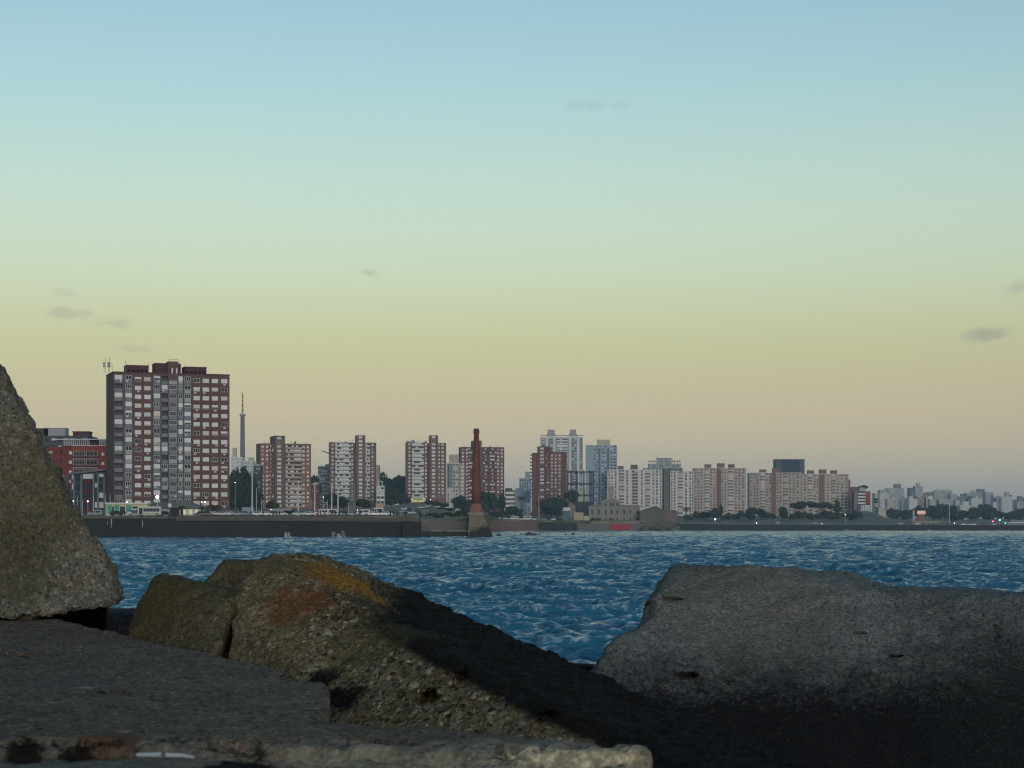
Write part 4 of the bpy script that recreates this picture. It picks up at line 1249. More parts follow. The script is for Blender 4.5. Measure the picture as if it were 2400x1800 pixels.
# ------------------------------------------------------------------ the hazy far skyline
FARM = [mat('far_%s' % n, c, var=.12, streak=1) for n, c in (('white', (.56, .57, .57)), ('grey', (.36, .38, .40)), ('slate', (.17, .19, .22)), ('cream', (.50, .47, .42)), ('brown', (.24, .19, .17)))]
def far(label, a, c, y, D, mi, pitch=4.4, roof=(), ncol=None, group=None, band=False, ww=.5):
    n = ncol or max(2, int((c - a) / 4))
    return block('apartment_block', label, a, c, y, D, 16, FARM[mi], pitch_px=pitch, ncol=None if band else n, ww=ww, wh=.45,
                 roof=[(p, q_, yy, FARM[m_]) for p, q_, yy, m_ in roof], glaz=mat('glass_far', (.10, .115, .13), rough=.4, var=.2), group=group, band=(FARM[0], .5) if band else None)
G = 'small distant blocks of the hazy skyline'
def z10(x): return 2050 + x / 6.32
def zy(y): return 1110 + y / 6.32
far('broad pale distant block stepping up behind the lone conifer', z10(75), z10(215), zy(285), 2700, 0)
far('distant grey block with tall dark roof room, highest at the skyline left', z10(180), z10(440), zy(215), 2900, 1, roof=[(z10(292), z10(395), zy(158), 2)])
far('distant teal slate tower slab beside the slanted roof tower', z10(515), z10(600), zy(210), 2800, 2)
far('distant pale tower with slender rooftop turret', z10(600), z10(712), zy(185), 2750, 1, roof=[(z10(630), z10(675), zy(140), 1)])
far('distant white apartment row with three gabled stair heads above the trees', z10(190), z10(400), zy(372), 2450, 3, roof=[(z10(250), z10(310), zy(352), 3)])
far('distant white block with ribbed facade next to the banded white block', z10(405), z10(490), zy(380), 2440, 0)
far('distant white block with stacked horizontal bands above the dark trees', z10(508), z10(632), zy(372), 2420, 0, band=True, roof=[(z10(520), z10(575), zy(335), 0)])
far('distant brown block with dark roof left of the broad hipped block', z10(710), z10(890), zy(290), 2850, 4, roof=[(z10(760), z10(870), zy(278), 2)])
far('broad distant pale block with wide stepped roof at the skyline middle', z10(880), z10(1150), zy(262), 3050, 1, roof=[(z10(900), z10(1130), zy(240), 1)])
far('small distant white block with blue side beneath the brown block', z10(765), z10(870), zy(360), 2500, 0, roof=[(z10(790), z10(865), zy(338), 0)])
far('distant brown and white banded low block in front of the broad pale block', z10(955), z10(1110), zy(385), 2480, 4, band=True)
far('distant blue green slab with vertical stripes', z10(1120), z10(1222), zy(300), 2750, 1)
far('distant dark slate block in the dip of the skyline', z10(1225), z10(1440), zy(340), 3000, 2, roof=[(z10(1285), z10(1340), zy(300), 2)])
far('small domed white house peeping out of the far trees', z10(1270), z10(1420), zy(465), 2200, 0, roof=[(z10(1310), z10(1400), zy(415), 0)])
far('distant stepped grey block with tall dark centre, highest at the skyline right', z10(1360), z10(1640), zy(285), 3000, 1, roof=[(z10(1445), z10(1520), zy(255), 1), (z10(1520), z10(1635), zy(232), 2)])
far('small distant bright white pair of blocks above the far trees', z10(1430), z10(1595), zy(365), 2450, 0, roof=[(z10(1500), z10(1540), zy(335), 0)])
far('distant pale grey block with rounded shoulder sloping down to the right', z10(1640), z10(1760), zy(275), 2950, 1)
far('distant low grey block at the foot of the rounded block', z10(1760), z10(1840), zy(325), 2900, 1)
far('distant white twin slabs with dark gap above the traffic lights', z10(1755), z10(1820), zy(415), 2350, 0)
far('distant pale block with spired roof room behind the white slabs', z10(1880), z10(2040), zy(340), 2500, 0, roof=[(z10(1945), z10(2000), zy(275), 1), (z10(1990), z10(2040), zy(320), 2)])
far('distant dark blue block at the skyline right edge', z10(2045), z10(2212), zy(385), 2600, 2, roof=[(z10(2130), z10(2190), zy(335), 2)])
far('white block with side shade behind the green mound', 2059, 2076.5, zy(500), 1830, 3, ncol=3)
far('small white house between the red block and the lone conifer', 2018, 2042, 1184, 1745, 0, ncol=4, pitch=7)
far('low pale tower stub behind the lone conifer', 2050, 2058, 1156, 2300, 3, ncol=2)
for i, (a, c, y, D, mi) in enumerate(((2062, 2080, 1148, 2900, 1), (2120, 2133, 1166, 2700, 1), (2150, 2166, 1164, 2500, 4), (2180, 2192, 1170, 2420, 3), (2240, 2250, 1172, 2600, 3),
                                      (2300, 2320, 1166, 3000, 1), (2335, 2350, 1168, 2800, 2), (2384, 2398, 1176, 2350, 1), (2400, 2440, 1165, 2700, 0), (2445, 2500, 1160, 2900, 1))):
    far('small plain block filling a gap in the hazy skyline', a, c, y, D, mi, group=G)
# ------------------------------------------------------------------ chimney on its stone base
CHD = 598.0
t = thing('chimney', 'tall tapering red brick chimney on a splayed stone base at the water', 'chimney', (xat(1116, CHD), CHD + 4, -1.0))
tl = t.location; cx = 0
zz = lambda y: zat(y, CHD + 4) - tl.z
rr = lambda n: n / F * (CHD + 4) / 2
prof = [(zz(1180), rr(23)), (zz(1150), rr(21.5)), (zz(1100), rr(18.6)), (zz(1060), rr(16)), (zz(1033), rr(12.6)), (zz(1027.5), rr(12.2)), (zz(1027), rr(13.2)), (zz(1025.5), rr(13.2)), (zz(1025), rr(12)),
        (zz(1020), rr(11.6)), (zz(1014), rr(14.2)), (zz(1010), rr(14.4)), (zz(1006), rr(12)), (zz(1004.3), rr(10.6))]
ob('shaft', MB().lathe(0, 0, prof, n=20).mesh('shaft', CHIM, True), t)
ob('plinth', MB().frustum((-rr(23.6), rr(22.6), -rr(23), rr(23)), (-rr(22.6), rr(22), -rr(22.5), rr(22.5)), zz(1202), zz(1180.2)).mesh('plinth', BRICK2), t)
ob('ledge', MB().box(-rr(40), rr(34), -rr(33), rr(36), zz(1207), zz(1202) - .003).box(-rr(36), rr(30), -rr(30), rr(33), zz(1202), zz(1201)).mesh('ledge', TANST), t)
bm_ = mat('base_stone', (.20, .17, .11), var=.5, scale=.35)
# splayed base: stone above, wet weed below
pl = lambda y, l, r: ((l - 1116) / F * (CHD + 4), (r - 1116) / F * (CHD + 4), zz(y))
prof2 = [pl(1268, 1095, 1160), pl(1257, 1096, 1154), pl(1240, 1098, 1148), pl(1226, 1099, 1142), pl(1213, 1100, 1135), pl(1207, 1100, 1131)]
mb = MB()
for (a, c, z0), (a2, c2, z1) in zip(prof2[:-1], prof2[1:]):
    mb.frustum((a, c, -rr(46) - (zz(1207) - z0) * .35, rr(44)), (a2, c2, -rr(46) - (zz(1207) - z1) * .35, rr(44)), z0, z1 - .001)
me = mb.mesh('stone_base', bm_)
ob('stone_base', me, t)
# weed: material with a ragged tide line
m = bpy.data.materials['base_stone']; N, L = m.node_tree.nodes, m.node_tree.links
geo = N.new('ShaderNodeNewGeometry'); sp = N.new('ShaderNodeSeparateXYZ'); L.new(geo.outputs['Position'], sp.inputs[0])
nz = N.new('ShaderNodeTexNoise'); nz.inputs['Scale'].default_value = .35; nz.inputs['Detail'].default_value = 6; L.new(geo.outputs['Position'], nz.inputs['Vector'])
ma = N.new('ShaderNodeMath'); ma.operation = 'MULTIPLY_ADD'; ma.inputs[1].default_value = -9; L.new(nz.outputs['Fac'], ma.inputs[0]); L.new(sp.outputs['Z'], ma.inputs[2])
mb2 = N.new('ShaderNodeMath'); mb2.operation = 'MULTIPLY_ADD'; mb2.inputs[1].default_value = -.42; mb2.inputs[2].default_value = -4.4; L.new(sp.outputs['X'], mb2.inputs[0])
mc = N.new('ShaderNodeMath'); mc.operation = 'ADD'; L.new(ma.outputs[0], mc.inputs[0]); L.new(mb2.outputs[0], mc.inputs[1])
mr = N.new('ShaderNodeMapRange'); mr.inputs['From Min'].default_value = -.8; mr.inputs['From Max'].default_value = -2.2; L.new(mc.outputs[0], mr.inputs['Value'])
mx = N.new('ShaderNodeMix'); mx.data_type = 'RGBA'; bsdf = N['Principled BSDF']; src = bsdf.inputs['Base Color'].links[0].from_socket
L.new(src, mx.inputs['A']); mx.inputs['B'].default_value = (.028, .030, .026, 1); L.new(mr.outputs[0], mx.inputs['Factor']); L.new(mx.outputs['Result'], bsdf.inputs['Base Color'])

# ------------------------------------------------------------------ trees
def crown_mesh(name, rx, rz, n, leaf, seed, m, lobes=12, shape='round'):
    rng = np.random.RandomState(seed)
    L_ = []
    for _ in range(lobes):
        d = rng.normal(size=3); d /= np.linalg.norm(d); q = rng.uniform(.25, .72)
        h = d[2] * q
        if shape == 'cone': s = 1 - (h + 1) / 2 * .75
        else: s = 1
        L_.append((d[0] * q * rx * s, d[1] * q * rx * s, h * rz, rng.uniform(.28, .5) * min(rx, rz) * (s if shape == 'cone' else 1)))
    V = []; Fc = []
    for i in range(n):
        x, y, z, r = L_[rng.randint(lobes)]
        d = rng.normal(size=3); d /= np.linalg.norm(d); q = r * rng.uniform(.55, 1.12)
        c = np.array((x, y, z)) + d * q * np.array((1, 1, .8))
        t1 = np.cross(d, rng.normal(size=3)); t1 /= np.linalg.norm(t1) + 1e-6; t2 = np.cross(d, t1) + d * rng.uniform(-.5, .5)
        a = leaf * rng.uniform(.5, 1.2); k = len(V)
        V += [tuple(c - t1 * a - t2 * a * .6), tuple(c + t1 * a - t2 * a * .4), tuple(c + t1 * a * .7 + t2 * a * .7), tuple(c - t1 * a * .6 + t2 * a * .6)]
        Fc.append((k, k + 1, k + 2, k + 3))
    # dark inner mass so the crown is not see-through everywhere
    me = bpy.data.meshes.new(name); me.from_pydata(V, [], Fc); me.materials.append(m)
    return me

CROWNS = [crown_mesh('crown', 1, .92, 1900, .10, 40 + i, LEAF, 13) for i in range(4)]
CROWNS_O = [crown_mesh('crown', 1, .85, 1500, .11, 60 + i, LEAF2, 12) for i in range(2)]
CROWNS_C = [crown_mesh('crown', .75, 1.0, 1500, .10, 80 + i, LEAF, 14, 'cone') for i in range(2)]
def trunk_mesh(seed):
    rng = random.Random(seed); mb = MB()
    mb.bar((0, 0, 0), (.02, 0, .5), .045, 7, r2=.03); mb.bar((.02, 0, .5), (0, .03, 1.0), .03, 6, r2=.012)
    for k in range(5):
        a = rng.random() * 6.28; z = rng.uniform(.35, .7)
        mb.bar((.01, 0, z), (.3 * math.cos(a), .3 * math.sin(a), z + rng.uniform(.15, .3)), .018, 5, r2=.006)
    return mb.mesh('trunk', BARK)
TRUNKS = [trunk_mesh(i) for i in range(3)]
tcount = [0]
def tree(px0, px1, ytop, D, label, group=None, kind='r', ybot=None, name='tree', crown_frac=.82):
    cx = (px0 + px1) / 2; x = xat(cx, D); zb = float(gh(x, D)) - .2
    zt = zat(ytop, D); H = max(zt - zb, 2.0); R = (px1 - px0) / F * D / 2 * 1.05
    t = thing(name, label, 'tree', (x, D, zb), 0, group)
    i = tcount[0]; tcount[0] += 1
    o = ob('trunk', TRUNKS[i % 3], t); o.scale = (H * .75, H * .75, H * .7)
    me = {'r': CROWNS, 'o': CROWNS_O, 'c': CROWNS_C}[kind]
    c = ob('crown', me[i % len(me)], t, (0, 0, H * (1 - crown_frac / 2)), rz=i * 1.7)
    c.scale = (R * 1.42, R * 1.42, H * crown_frac / 2 * 1.3)
    return t

GH = 'tall dark trees on the hill between the towers'
for a, c, y, D in ((532, 562, 1090, 1080), (548, 585, 1093, 1100), (566, 606, 1100, 1140), (536, 570, 1140, 1000), (560, 590, 1150, 1010), (585, 612, 1150, 1120), (545, 575, 1112, 1090), (570, 600, 1125, 1120), (530, 556, 1165, 950), (556, 582, 1172, 960), (578, 604, 1176, 1000)):
    tree(a, c, y, D, 'tall dark tree on the hill between maroon tower and rust tower', GH, crown_frac=.97)
for a, c, y, D in ((726, 745, 1104, 1390), (735, 752, 1118, 1395)):
    tree(a, c, y, D, 'dark tree top showing between the rust tower and the grey balcony block', 'trees right of the rust tower')
for a, c, y, D in ((884, 912, 1106, 1540), (900, 932, 1108, 1530), (922, 956, 1104, 1520), (890, 918, 1140, 1480), (908, 938, 1145, 1470), (926, 956, 1148, 1460)):
    tree(a, c, y, D, 'tall dark tree in the wood between the two white banded towers', 'wood between the banded towers', crown_frac=.97)
for a, c, y, D in ((884, 902, 1168, 1440), (898, 918, 1166, 1445), (912, 932, 1168, 1440), (926, 946, 1165, 1445), (938, 956, 1168, 1440)):
    tree(a, c, y, D, 'low dark undergrowth tree at the foot of the wood between the banded towers', 'undergrowth of the wood', name='shrub', crown_frac=.99)
tree(767, 800, 1153, 1000, 'large round dark tree below the balconies of the brown banded tower', ybot=1201)
tree(790, 822, 1163, 1005, 'lower round tree touching the lattice mast')
tree(831, 870, 1164, 1010, 'round dark tree in front of the brown stair shaft')
tree(623, 652, 1172, 900, 'olive tree before the foot of the rust tower', kind='o')
tree(668, 700, 1196, 760, 'low olive bush behind the parked cars below the rust tower', kind='o')
tree(1066, 1106, 1162, 1280, 'wide dark tree left of the chimney plinth')
tree(1080, 1104, 1184, 1150, 'low dark tree at the left foot of the chimney')
tree(1126, 1164, 1146, 1400, 'tall dark tree right of the chimney shaft')
tree(1168, 1184, 1154, 1440, 'small round tree at the right edge of the wine tower')
for a, c, y, D in ((1014, 1034, 1174, 1400), (1030, 1052, 1176, 1400), (996, 1012, 1172, 1420)):
    tree(a, c, y, D, 'low dark shrub on the slope below the white balcony block', 'shrubs on the slope', name='shrub')
for a, c, y, D in ((1000, 1022, 1200, 760), (1018, 1040, 1203, 700), (1036, 1060, 1198, 820), (1056, 1078, 1202, 720), (1070, 1096, 1194, 900), (1028, 1046, 1190, 1100), (1046, 1066, 1188, 1150), (1086, 1104, 1200, 700)):
    tree(a, c, y, D, 'low grey green bush on the bank above the pale quay wall', 'bushes on the bank above the quay', kind='o', name='shrub', crown_frac=.97)
tree(1264, 1318, 1160, 1490, 'big dark green tree in front of the narrow wine tower', crown_frac=.92)
tree(1292, 1322, 1182, 1465, 'dark tree beside the gabled warehouse')
tree(1183, 1214, 1181, 1480, 'dark spreading tree behind the white vans')
tree(1205, 1224, 1190, 1475, 'low dark tree beside the palm and the vans')
tree(1150, 1182, 1196, 1460, 'grey green scrub tree above the brown seawall', kind='o')
tree(1318, 1352, 1148, 1600, 'dark tree crown seen through the gasholder frame', crown_frac=.5)
for a, c, y, D in ((1384, 1396, 1212, 1447), (1394, 1408, 1214, 1447)):
    tree(a, c, y, D, 'dark bush before the ground floor of the ruined works', 'bushes at the works', name='shrub', crown_frac=.95)
tree(1680, 1700, 1180, 1560, 'dark pine with pink lamp at its foot', kind='c')
tree(1660, 1684, 1190, 1560, 'dark bushy tree left of the pine with the pink lamp')
tree(1640, 1662, 1196, 1580, 'low dark tree below the first bow balconies of the free block')
tree(1750, 1772, 1186, 1640, 'round dark tree in the gap between the gridded blocks')
tree(1773, 1791, 1189, 1600, 'small dark tree left of the big conifer mass')
tree(1814, 1852, 1177, 1560, 'largest dark conifer below the glass office tower', kind='c', crown_frac=.95)
tree(1828, 1850, 1190, 1555, 'lower dark conifer beside the largest one', kind='c', crown_frac=.95)
for a, c, y in ((1852, 1876, 1176), (1870, 1894, 1173), (1888, 1912, 1174), (1904, 1928, 1176), (1922, 1946, 1175), (1862, 1884, 1182), (1936, 1954, 1180)):
    tree(a, c, y, 1660, 'dark umbrella pine in the row below the cream gridded block', 'pine row below the gridded block', crown_frac=.42)
for i, px in enumerate((1612, 1634, 1655, 1705, 1722, 1738, 1762, 1797, 1808, 1858, 1872, 1886, 1900, 1916, 1934, 1950, 1962, 1982, 1996, 2010)):
    D_ = 1560 + (i * 37) % 110
    tree(px - 9 - i % 4, px + 9 + i % 3, 1203 - (i * 7) % 9, D_, 'low dark shrub on the grass slope under the gridded blocks', 'shrubs under the gridded blocks', kind='ro'[i % 2], name='shrub', crown_frac=.97)
tree(1948, 1976, 1170, 1640, 'tall dark pine at the right end of the pine row', kind='c', crown_frac=.9)
tree(1989, 2008, 1200, 1600, 'round dark tree left of the green mound', crown_frac=.9)
tree(2014, 2030, 1136, 1790, 'small tree on top of the red block with white balconies', crown_frac=.2)
for i, (a, c, y, D) in enumerate([(z10(170), z10(300), zy(510), 2150), (z10(260), z10(400), zy(505), 2150), (z10(370), z10(500), zy(520), 2120), (z10(470), z10(590), zy(515), 2100), (z10(560), z10(700), zy(470), 2200),
        (z10(650), z10(800), zy(480), 2180), (z10(750), z10(900), zy(440), 2250), (z10(860), z10(1040), zy(430), 2250), (z10(980), z10(1110), zy(455), 2200), (z10(1080), z10(1240), zy(430), 2250),
        (z10(1190), z10(1320), zy(450), 2280), (z10(1380), z10(1520), zy(480), 2150), (z10(1480), z10(1620), zy(450), 2250), (z10(1590), z10(1760), zy(405), 2280), (z10(1690), z10(1800), zy(480), 2150),
        (z10(1770), z10(1920), zy(540), 2000), (z10(1900), z10(2040), zy(580), 1950), (z10(1980), z10(2120), zy(530), 2050), (z10(2080), z10(2240), zy(495), 2100), (z10(2180), z10(2380), zy(490), 2100),
        (z10(820), z10(960), zy(520), 2000), (z10(1000), z10(1120), zy(530), 1980), (z10(1240), z10(1380), zy(520), 2000), (z10(1420), z10(1560), zy(530), 1980), (z10(1560), z10(1700), zy(520), 2000),
        (z10(200), z10(330), zy(560), 1950), (z10(400), z10(540), zy(570), 1940), (z10(1360), z10(1480), zy(560), 1930), (z10(1640), z10(1770), zy(570), 1940), (z10(2020), z10(2180), zy(590), 1930)]):
    tree(a, c, y, D, 'bluish dark tree in the wooded belt below the hazy skyline', 'wooded belt below the skyline', crown_frac=.95)
tree(z10(1110), z10(1270), zy(572), 1700, 'round dark green tree standing alone on the far promenade', crown_frac=.92)
tree(z10(810), z10(900), zy(585), 1720, 'small dark tree beside the pink lit sign', kind='c')
tree(z10(930), z10(1000), zy(570), 1720, 'small leaning round tree right of the pink lit sign')
# lone layered conifer
D = 1760; x = xat(2053, D); zb = float(gh(x, D)) - .2
t = thing('conifer_tree', 'lone conifer with bare trunk and flat dark crown behind the mound', 'tree', (x, D, zb))
o = ob('trunk', MB().bar((0, 0, 0), (0, 0, zat(1170, D) - zb), .4, 6, r2=.2).mesh('trunk', BARK), t)
for y, rx in ((1170, 7.5), (1176, 6.5), (1190, 4.5), (1199, 4)):
    c = ob('crown', CROWNS[tcount[0] % 4], t, (0, 0, zat(y, D) - zb), rz=y); c.scale = (rx / F * D, rx / F * D, 4.2 / F * D if y < 1180 else 2 / F * D); tcount[0] += 1

# palms
def palm_meshes():
    mb = MB()
    rng = random.Random(9)
    for k in range(26):
        a = 2 * math.pi * k / 26 + rng.uniform(-.1, .1); up = rng.uniform(-.1, 1.0)
        p = Vector((0, 0, 0)); d = Vector((math.cos(a), math.sin(a), up)).normalized(); w = .05
        for s in range(6):
            q_ = p + d * .19; sd_ = Vector((-math.sin(a), math.cos(a), 0))
            for sg in (-1, 1):
                for e in range(3):
                    b0 = p.lerp(q_, e / 3); b1 = p.lerp(q_, (e + .6) / 3)
                    mb.quad([b0, b1, b1 + sd_ * sg * .13 + Vector((0, 0, -.09)), b0 + sd_ * sg * .11 + Vector((0, 0, -.08))])
            p = q_; d = (d + Vector((0, 0, -.30))).normalized()
    fr = mb.mesh('frond_crown', LEAF2)
    tr = MB().lathe(0, 0, [(0, .075), (.15, .05), (.6, .042), (.95, .05), (1.0, .07)], n=9).mesh('trunk', BARK)
    return fr, tr
PF, PT = palm_meshes()
def palm(px, ytop, rpx, D, label):
    x = xat(px, D); zb = float(gh(x, D)) - .1; H = zat(ytop, D) - zb; R = rpx / F * D
    t = thing('palm_tree', label, 'palm', (x, D, zb))
    o = ob('trunk', PT, t); o.scale = (6 if H > 6 else 9, 6 if H > 6 else 9, H)
    c = ob('fronds', PF, t, (0, 0, H), rz=px); c.scale = (R, R, R)
palm(503, 1187, 18, 612, 'bushy palm in front of the right end of the maroon tower')
palm(426, 1188, 11, 606, 'small palm beside the hip roofed pavilion')
palm(1222, 1166, 12, 1500, 'palm tree beside the blank white box building')
palm(1609, 1192, 12, 1480, 'dark palm before the tall narrow gridded block')
palm(474, 1189, 9, 616, 'low palm at the right corner of the pavilion')

# ------------------------------------------------------------------ vehicles
def car_parts():
    b = MB()
    side = [(-2.05, .35), (-2.08, .62), (-1.95, .82), (-1.0, .90), (1.05, .95), (1.9, .86), (2.05, .6), (2.02, .33)]
    b.prism(side, -.84, .84)
    cab = [(-1.25, .90), (-.55, 1.42), (.75, 1.46), (1.55, .95)]
    n = len(b.v)
    k = len(cab)
    b.v += [(x, -.82 if z < 1 else -.62, z) for x, z in cab] + [(x, .82 if z < 1 else .62, z) for x, z in cab]
    b.f.append(tuple(n + i for i in range(k))); b.f.append(tuple(n + k + i for i in reversed(range(k)))); b.m += [0, 0]
    for i in range(k):
        j = (i + 1) % k; b.f.append((n + i, n + k + i, n + k + j, n + j)); b.m.append(0)
    g = MB()
    for s in (-1, 1):
        def P(x, z): 
            f_ = min(max((z - .93) / .5, 0), 1); return (x, s * ((.82 * (1 - f_) + .62 * f_) + .012), z)
        g.quad([P(-1.0, .97), P(-.15, .97), P(-.15, 1.36), P(-.48, 1.36)])
        g.quad([P(-.05, .97), P(.68, .99), P(.62, 1.39), P(-.05, 1.38)])
        g.quad([P(.76, 1.0), P(1.3, 1.0), P(.78, 1.37), P(.72, 1.38)])
    g.quad([(-1.22, -.72, .95), (-1.22, .72, .95), (-.60, .56, 1.38), (-.60, -.56, 1.38)])
    g.quad([(1.53, -.72, .99), (1.53, .72, .99), (.82, .56, 1.42), (.82, -.56, 1.42)])
    w = MB()
    for k2 in range(2):
        pass
    base = [(math.cos(2 * math.pi * k / 12) * .31, math.sin(2 * math.pi * k / 12) * .31) for k in range(12)]
    w.prism(base, -.1, .1)
    w2 = MB().prism([(x * .6, z * .6) for x, z in base], -.115, .115)
    h = MB().box(-.06, .06, -.16, .16, -.09, .09)
    return b, g, w, w2, h
cb, cg, cw, cw2, chd = car_parts()
TYRE = mat('tyre', (.015, .015, .016), var=0, rough=.9); RIM = mat('rim', (.3, .3, .32), var=0, rough=.4)
CARM = {n: cb.mesh('body', mat('paint_' + n, c, rough=.3, var=0, spec=.5)) for n, c in
        (('white', (.66, .68, .70)), ('silver', (.34, .36, .38)), ('dark', (.035, .037, .045)), ('blue', (.16, .22, .32)), ('red', (.25, .03, .03)))}
gme_, wme_, w2me, hme = cg.mesh('glazing', GLASS), cw.mesh('wheel', TYRE), cw2.mesh('rim', RIM), chd.mesh('headlight', mat('headlamp', (.7, .7, .68), var=0, rough=.2))
hlit = chd.mesh('headlight', LITW)
def car(px, D, color, label, group, rz=0.0, lit=False, s=1.0, lift=0):
    x = xat(px, D); t = thing('parked_car' if not lit else 'car', label, 'car', (x, D, float(gh(x, D)) + .04 + lift), rz, group)
    t.scale = (s, s, s)
    ob('body', CARM[color], t); ob('glazing', gme_, t)
    for wx in (-1.28, 1.28):
        for wy in (-.76, .76):
            w = ob('wheel', wme_, t, (wx, wy, .31)); ob('rim', w2me, w)
    for wy in (-.6, .6): ob('headlight', hlit if lit else hme, t, (-2.03, wy, .66))
    return t
GC = 'cars parked along the near seawall'
CL = {'white': 'white hatchback parked behind the near seawall', 'silver': 'silver car parked behind the near seawall', 'dark': 'dark car parked behind the near seawall', 'blue': 'blue grey car parked behind the near seawall', 'red': 'dark red car parked behind the near seawall'}
rng = random.Random(2)
for px, cname in ((273, 'dark'), (316, 'blue'), (388, 'dark'), (470, 'dark'), (484, 'dark'), (501, 'white'), (519, 'silver'), (538, 'white'), (556, 'silver'), (573, 'blue'), (603, 'white'), (621, 'white'), (639, 'dark'), (659, 'silver'),
                  (699, 'silver'), (724, 'white'), (741, 'silver'), (784, 'silver'), (808, 'dark'), (827, 'silver'), (866, 'white'), (880, 'white'), (893, 'dark'), (905, 'white')):
    car(px, 606 + rng.uniform(-3, 6), cname, CL[cname], GC, rz=rng.choice((0, math.pi)) + rng.uniform(-.25, .25))
GR = 'cars on the road climbing the slope'
for px, D, cn, lit in ((949, 900, 'white', 0), (946, 760, 'silver', 1), (966, 720, 'white', 0), (978, 780, 'dark', 1), (987, 980, 'white', 0), (998, 920, 'silver', 0), (1002, 1100, 'white', 0), (1022, 800, 'dark', 1), (960, 840, 'dark', 0)):
    car(px, D, cn, {'white': 'white car on the road climbing the slope', 'silver': 'silver car on the road climbing the slope', 'dark': 'dark car on the road climbing the slope'}[cn] + (' with headlights lit' if lit else ''), GR, rz=math.radians(70 if lit else -110))
GV = 'cars parked above the brown seawall'
for px, cn in ((1262, 'dark'), (1252, 'white'), (1275, 'blue'), (1297, 'white'), (1186, 'silver'), (1174, 'white'), (1222, 'white')):
    car(px, 1456, cn, {'white': 'white car parked above the brown seawall', 'dark': 'dark car parked above the brown seawall', 'blue': 'blue grey car parked above the brown seawall', 'silver': 'silver car parked above the brown seawall'}[cn], GV, rz=rng.uniform(-.3, .3))
for px, D, cn in ((1246, 1520, 'silver'), (1280, 1500, 'silver')):
    car(px, D, cn, 'silver car on the ramp by the big dark green tree', 'cars on the ramp', rz=.8)
for px, cn in ((1822, 'silver'), (1700, 'dark'), (1880, 'dark'), (1910, 'silver'), (2110, 'silver'), (2150, 'white'), (2258, 'white'), (2270, 'silver'), (2282, 'white'), (2300, 'dark'), (2330, 'silver')):
    car(px, 1475, cn, {'white': 'white car on the far promenade road', 'silver': 'silver car on the far promenade road', 'dark': 'dark car on the far promenade road'}[cn], 'cars on the far promenade', rz=rng.uniform(-.1, .1))

def van(px, D, L_, H, label, m=None, group=None, bus=False, rz=0.0):
    m = m or WHITEB
    x = xat(px, D); t = thing('bus' if bus else 'parked_van', label, 'bus' if bus else 'van', (x, D, float(gh(x, D)) + .04), rz, group)
    a = L_ / 2
    poly = [(-a, .4), (a, .4), (a, H - .1), (a - .15, H), (-a + .35, H), (-a + .1, H - .3), (-a - .02, 1.2)] if bus else [(-a, .4), (a, .4), (a, H - .08), (a - .1, H), (-a + 1.5, H), (-a + .75, 1.25), (-a + .08, 1.05)]
    ob('body', MB().prism(poly, -1.1 if bus else -.92, 1.1 if bus else .92).mesh('body', m), t)
    s = 1.115 if bus else .935
    if bus:
        n = 5
        for k in range(n):
            x0 = -a + 1.75 + (L_ - 2.1) * k / n
            for sg in (-1, 1):
                ob('window', MB().box(x0 + .03, x0 + (L_ - 2.1) / n - .03, min(sg * s, sg * (s - .04)), max(sg * s, sg * (s - .04)), H * .46, H * .80).mesh('window', GLASSB), t)
        ob('door', MB().box(-a + .45, -a + 1.5, -s, -s + .04, .5, H * .82).mesh('door', GLASS), t)
        ob('windscreen', MB().box(-a - .045, -a + .06, -.95, .95, H * .42, H * .8).mesh('windscreen', GLASS), t)
        ob('stripe', MB().box(-a + 1.6, a - .1, -s - .005, -s + .02, H * .27, H * .31).mesh('stripe', mat('stripe_green', (.10, .22, .16), var=0)), t)
    else:
        for x0, x1 in ((-a + 1.0, -a + 1.75), (-a + 1.9, 0.1), (.3, a - .35)):
            for sg in (-1, 1):
                ob('window', MB().box(x0, x1, min(sg * s, sg * (s - .04)), max(sg * s, sg * (s - .04)), H * .56, H * .86).mesh('window', GLASS), t)
    for wx in (-a + 1.0, a - 1.1):
        for sg in (-1, 1):
            w = ob('wheel', wme_, t, (wx, sg * (s - .1), .4)); w.scale = (1.3, 1.2, 1.3); ob('rim', w2me, w)
    return t
van(351, 603, 7.1, 2.95, 'pale green and white minibus parked in front of the maroon tower', mat('bus_cream', (.52, .54, .45), var=.06, rough=.4), bus=True)
van(318, 609, 5.0, 2.2, 'white van half hidden behind the minibus', WHITEB)
van(753, 606, 4.6, 2.0, 'white van with people in front beside the tall lamp masts', WHITEB)
van(770, 610, 5.4, 2.1, 'long white van parked under the second lamp mast', WHITEB)
van(850, 606, 4.5, 2.0, 'boxy white wagon parked near the round trees', WHITEB)
van(882, 640, 4.6, 2.6, 'white box truck behind the row of white cars', WHITEB)
van(223, 600, 4.2, 1.9, 'silver covered van parked below the grey glazed block', mat('cover_silver', (.30, .33, .36), var=.1))
van(1205, 1458, 7.3, 2.7, 'long white van above the brown seawall beside the palm', WHITEB)
van(1234, 1459, 7.5, 2.8, 'second long white van above the brown seawall by the small pale house', WHITEB)

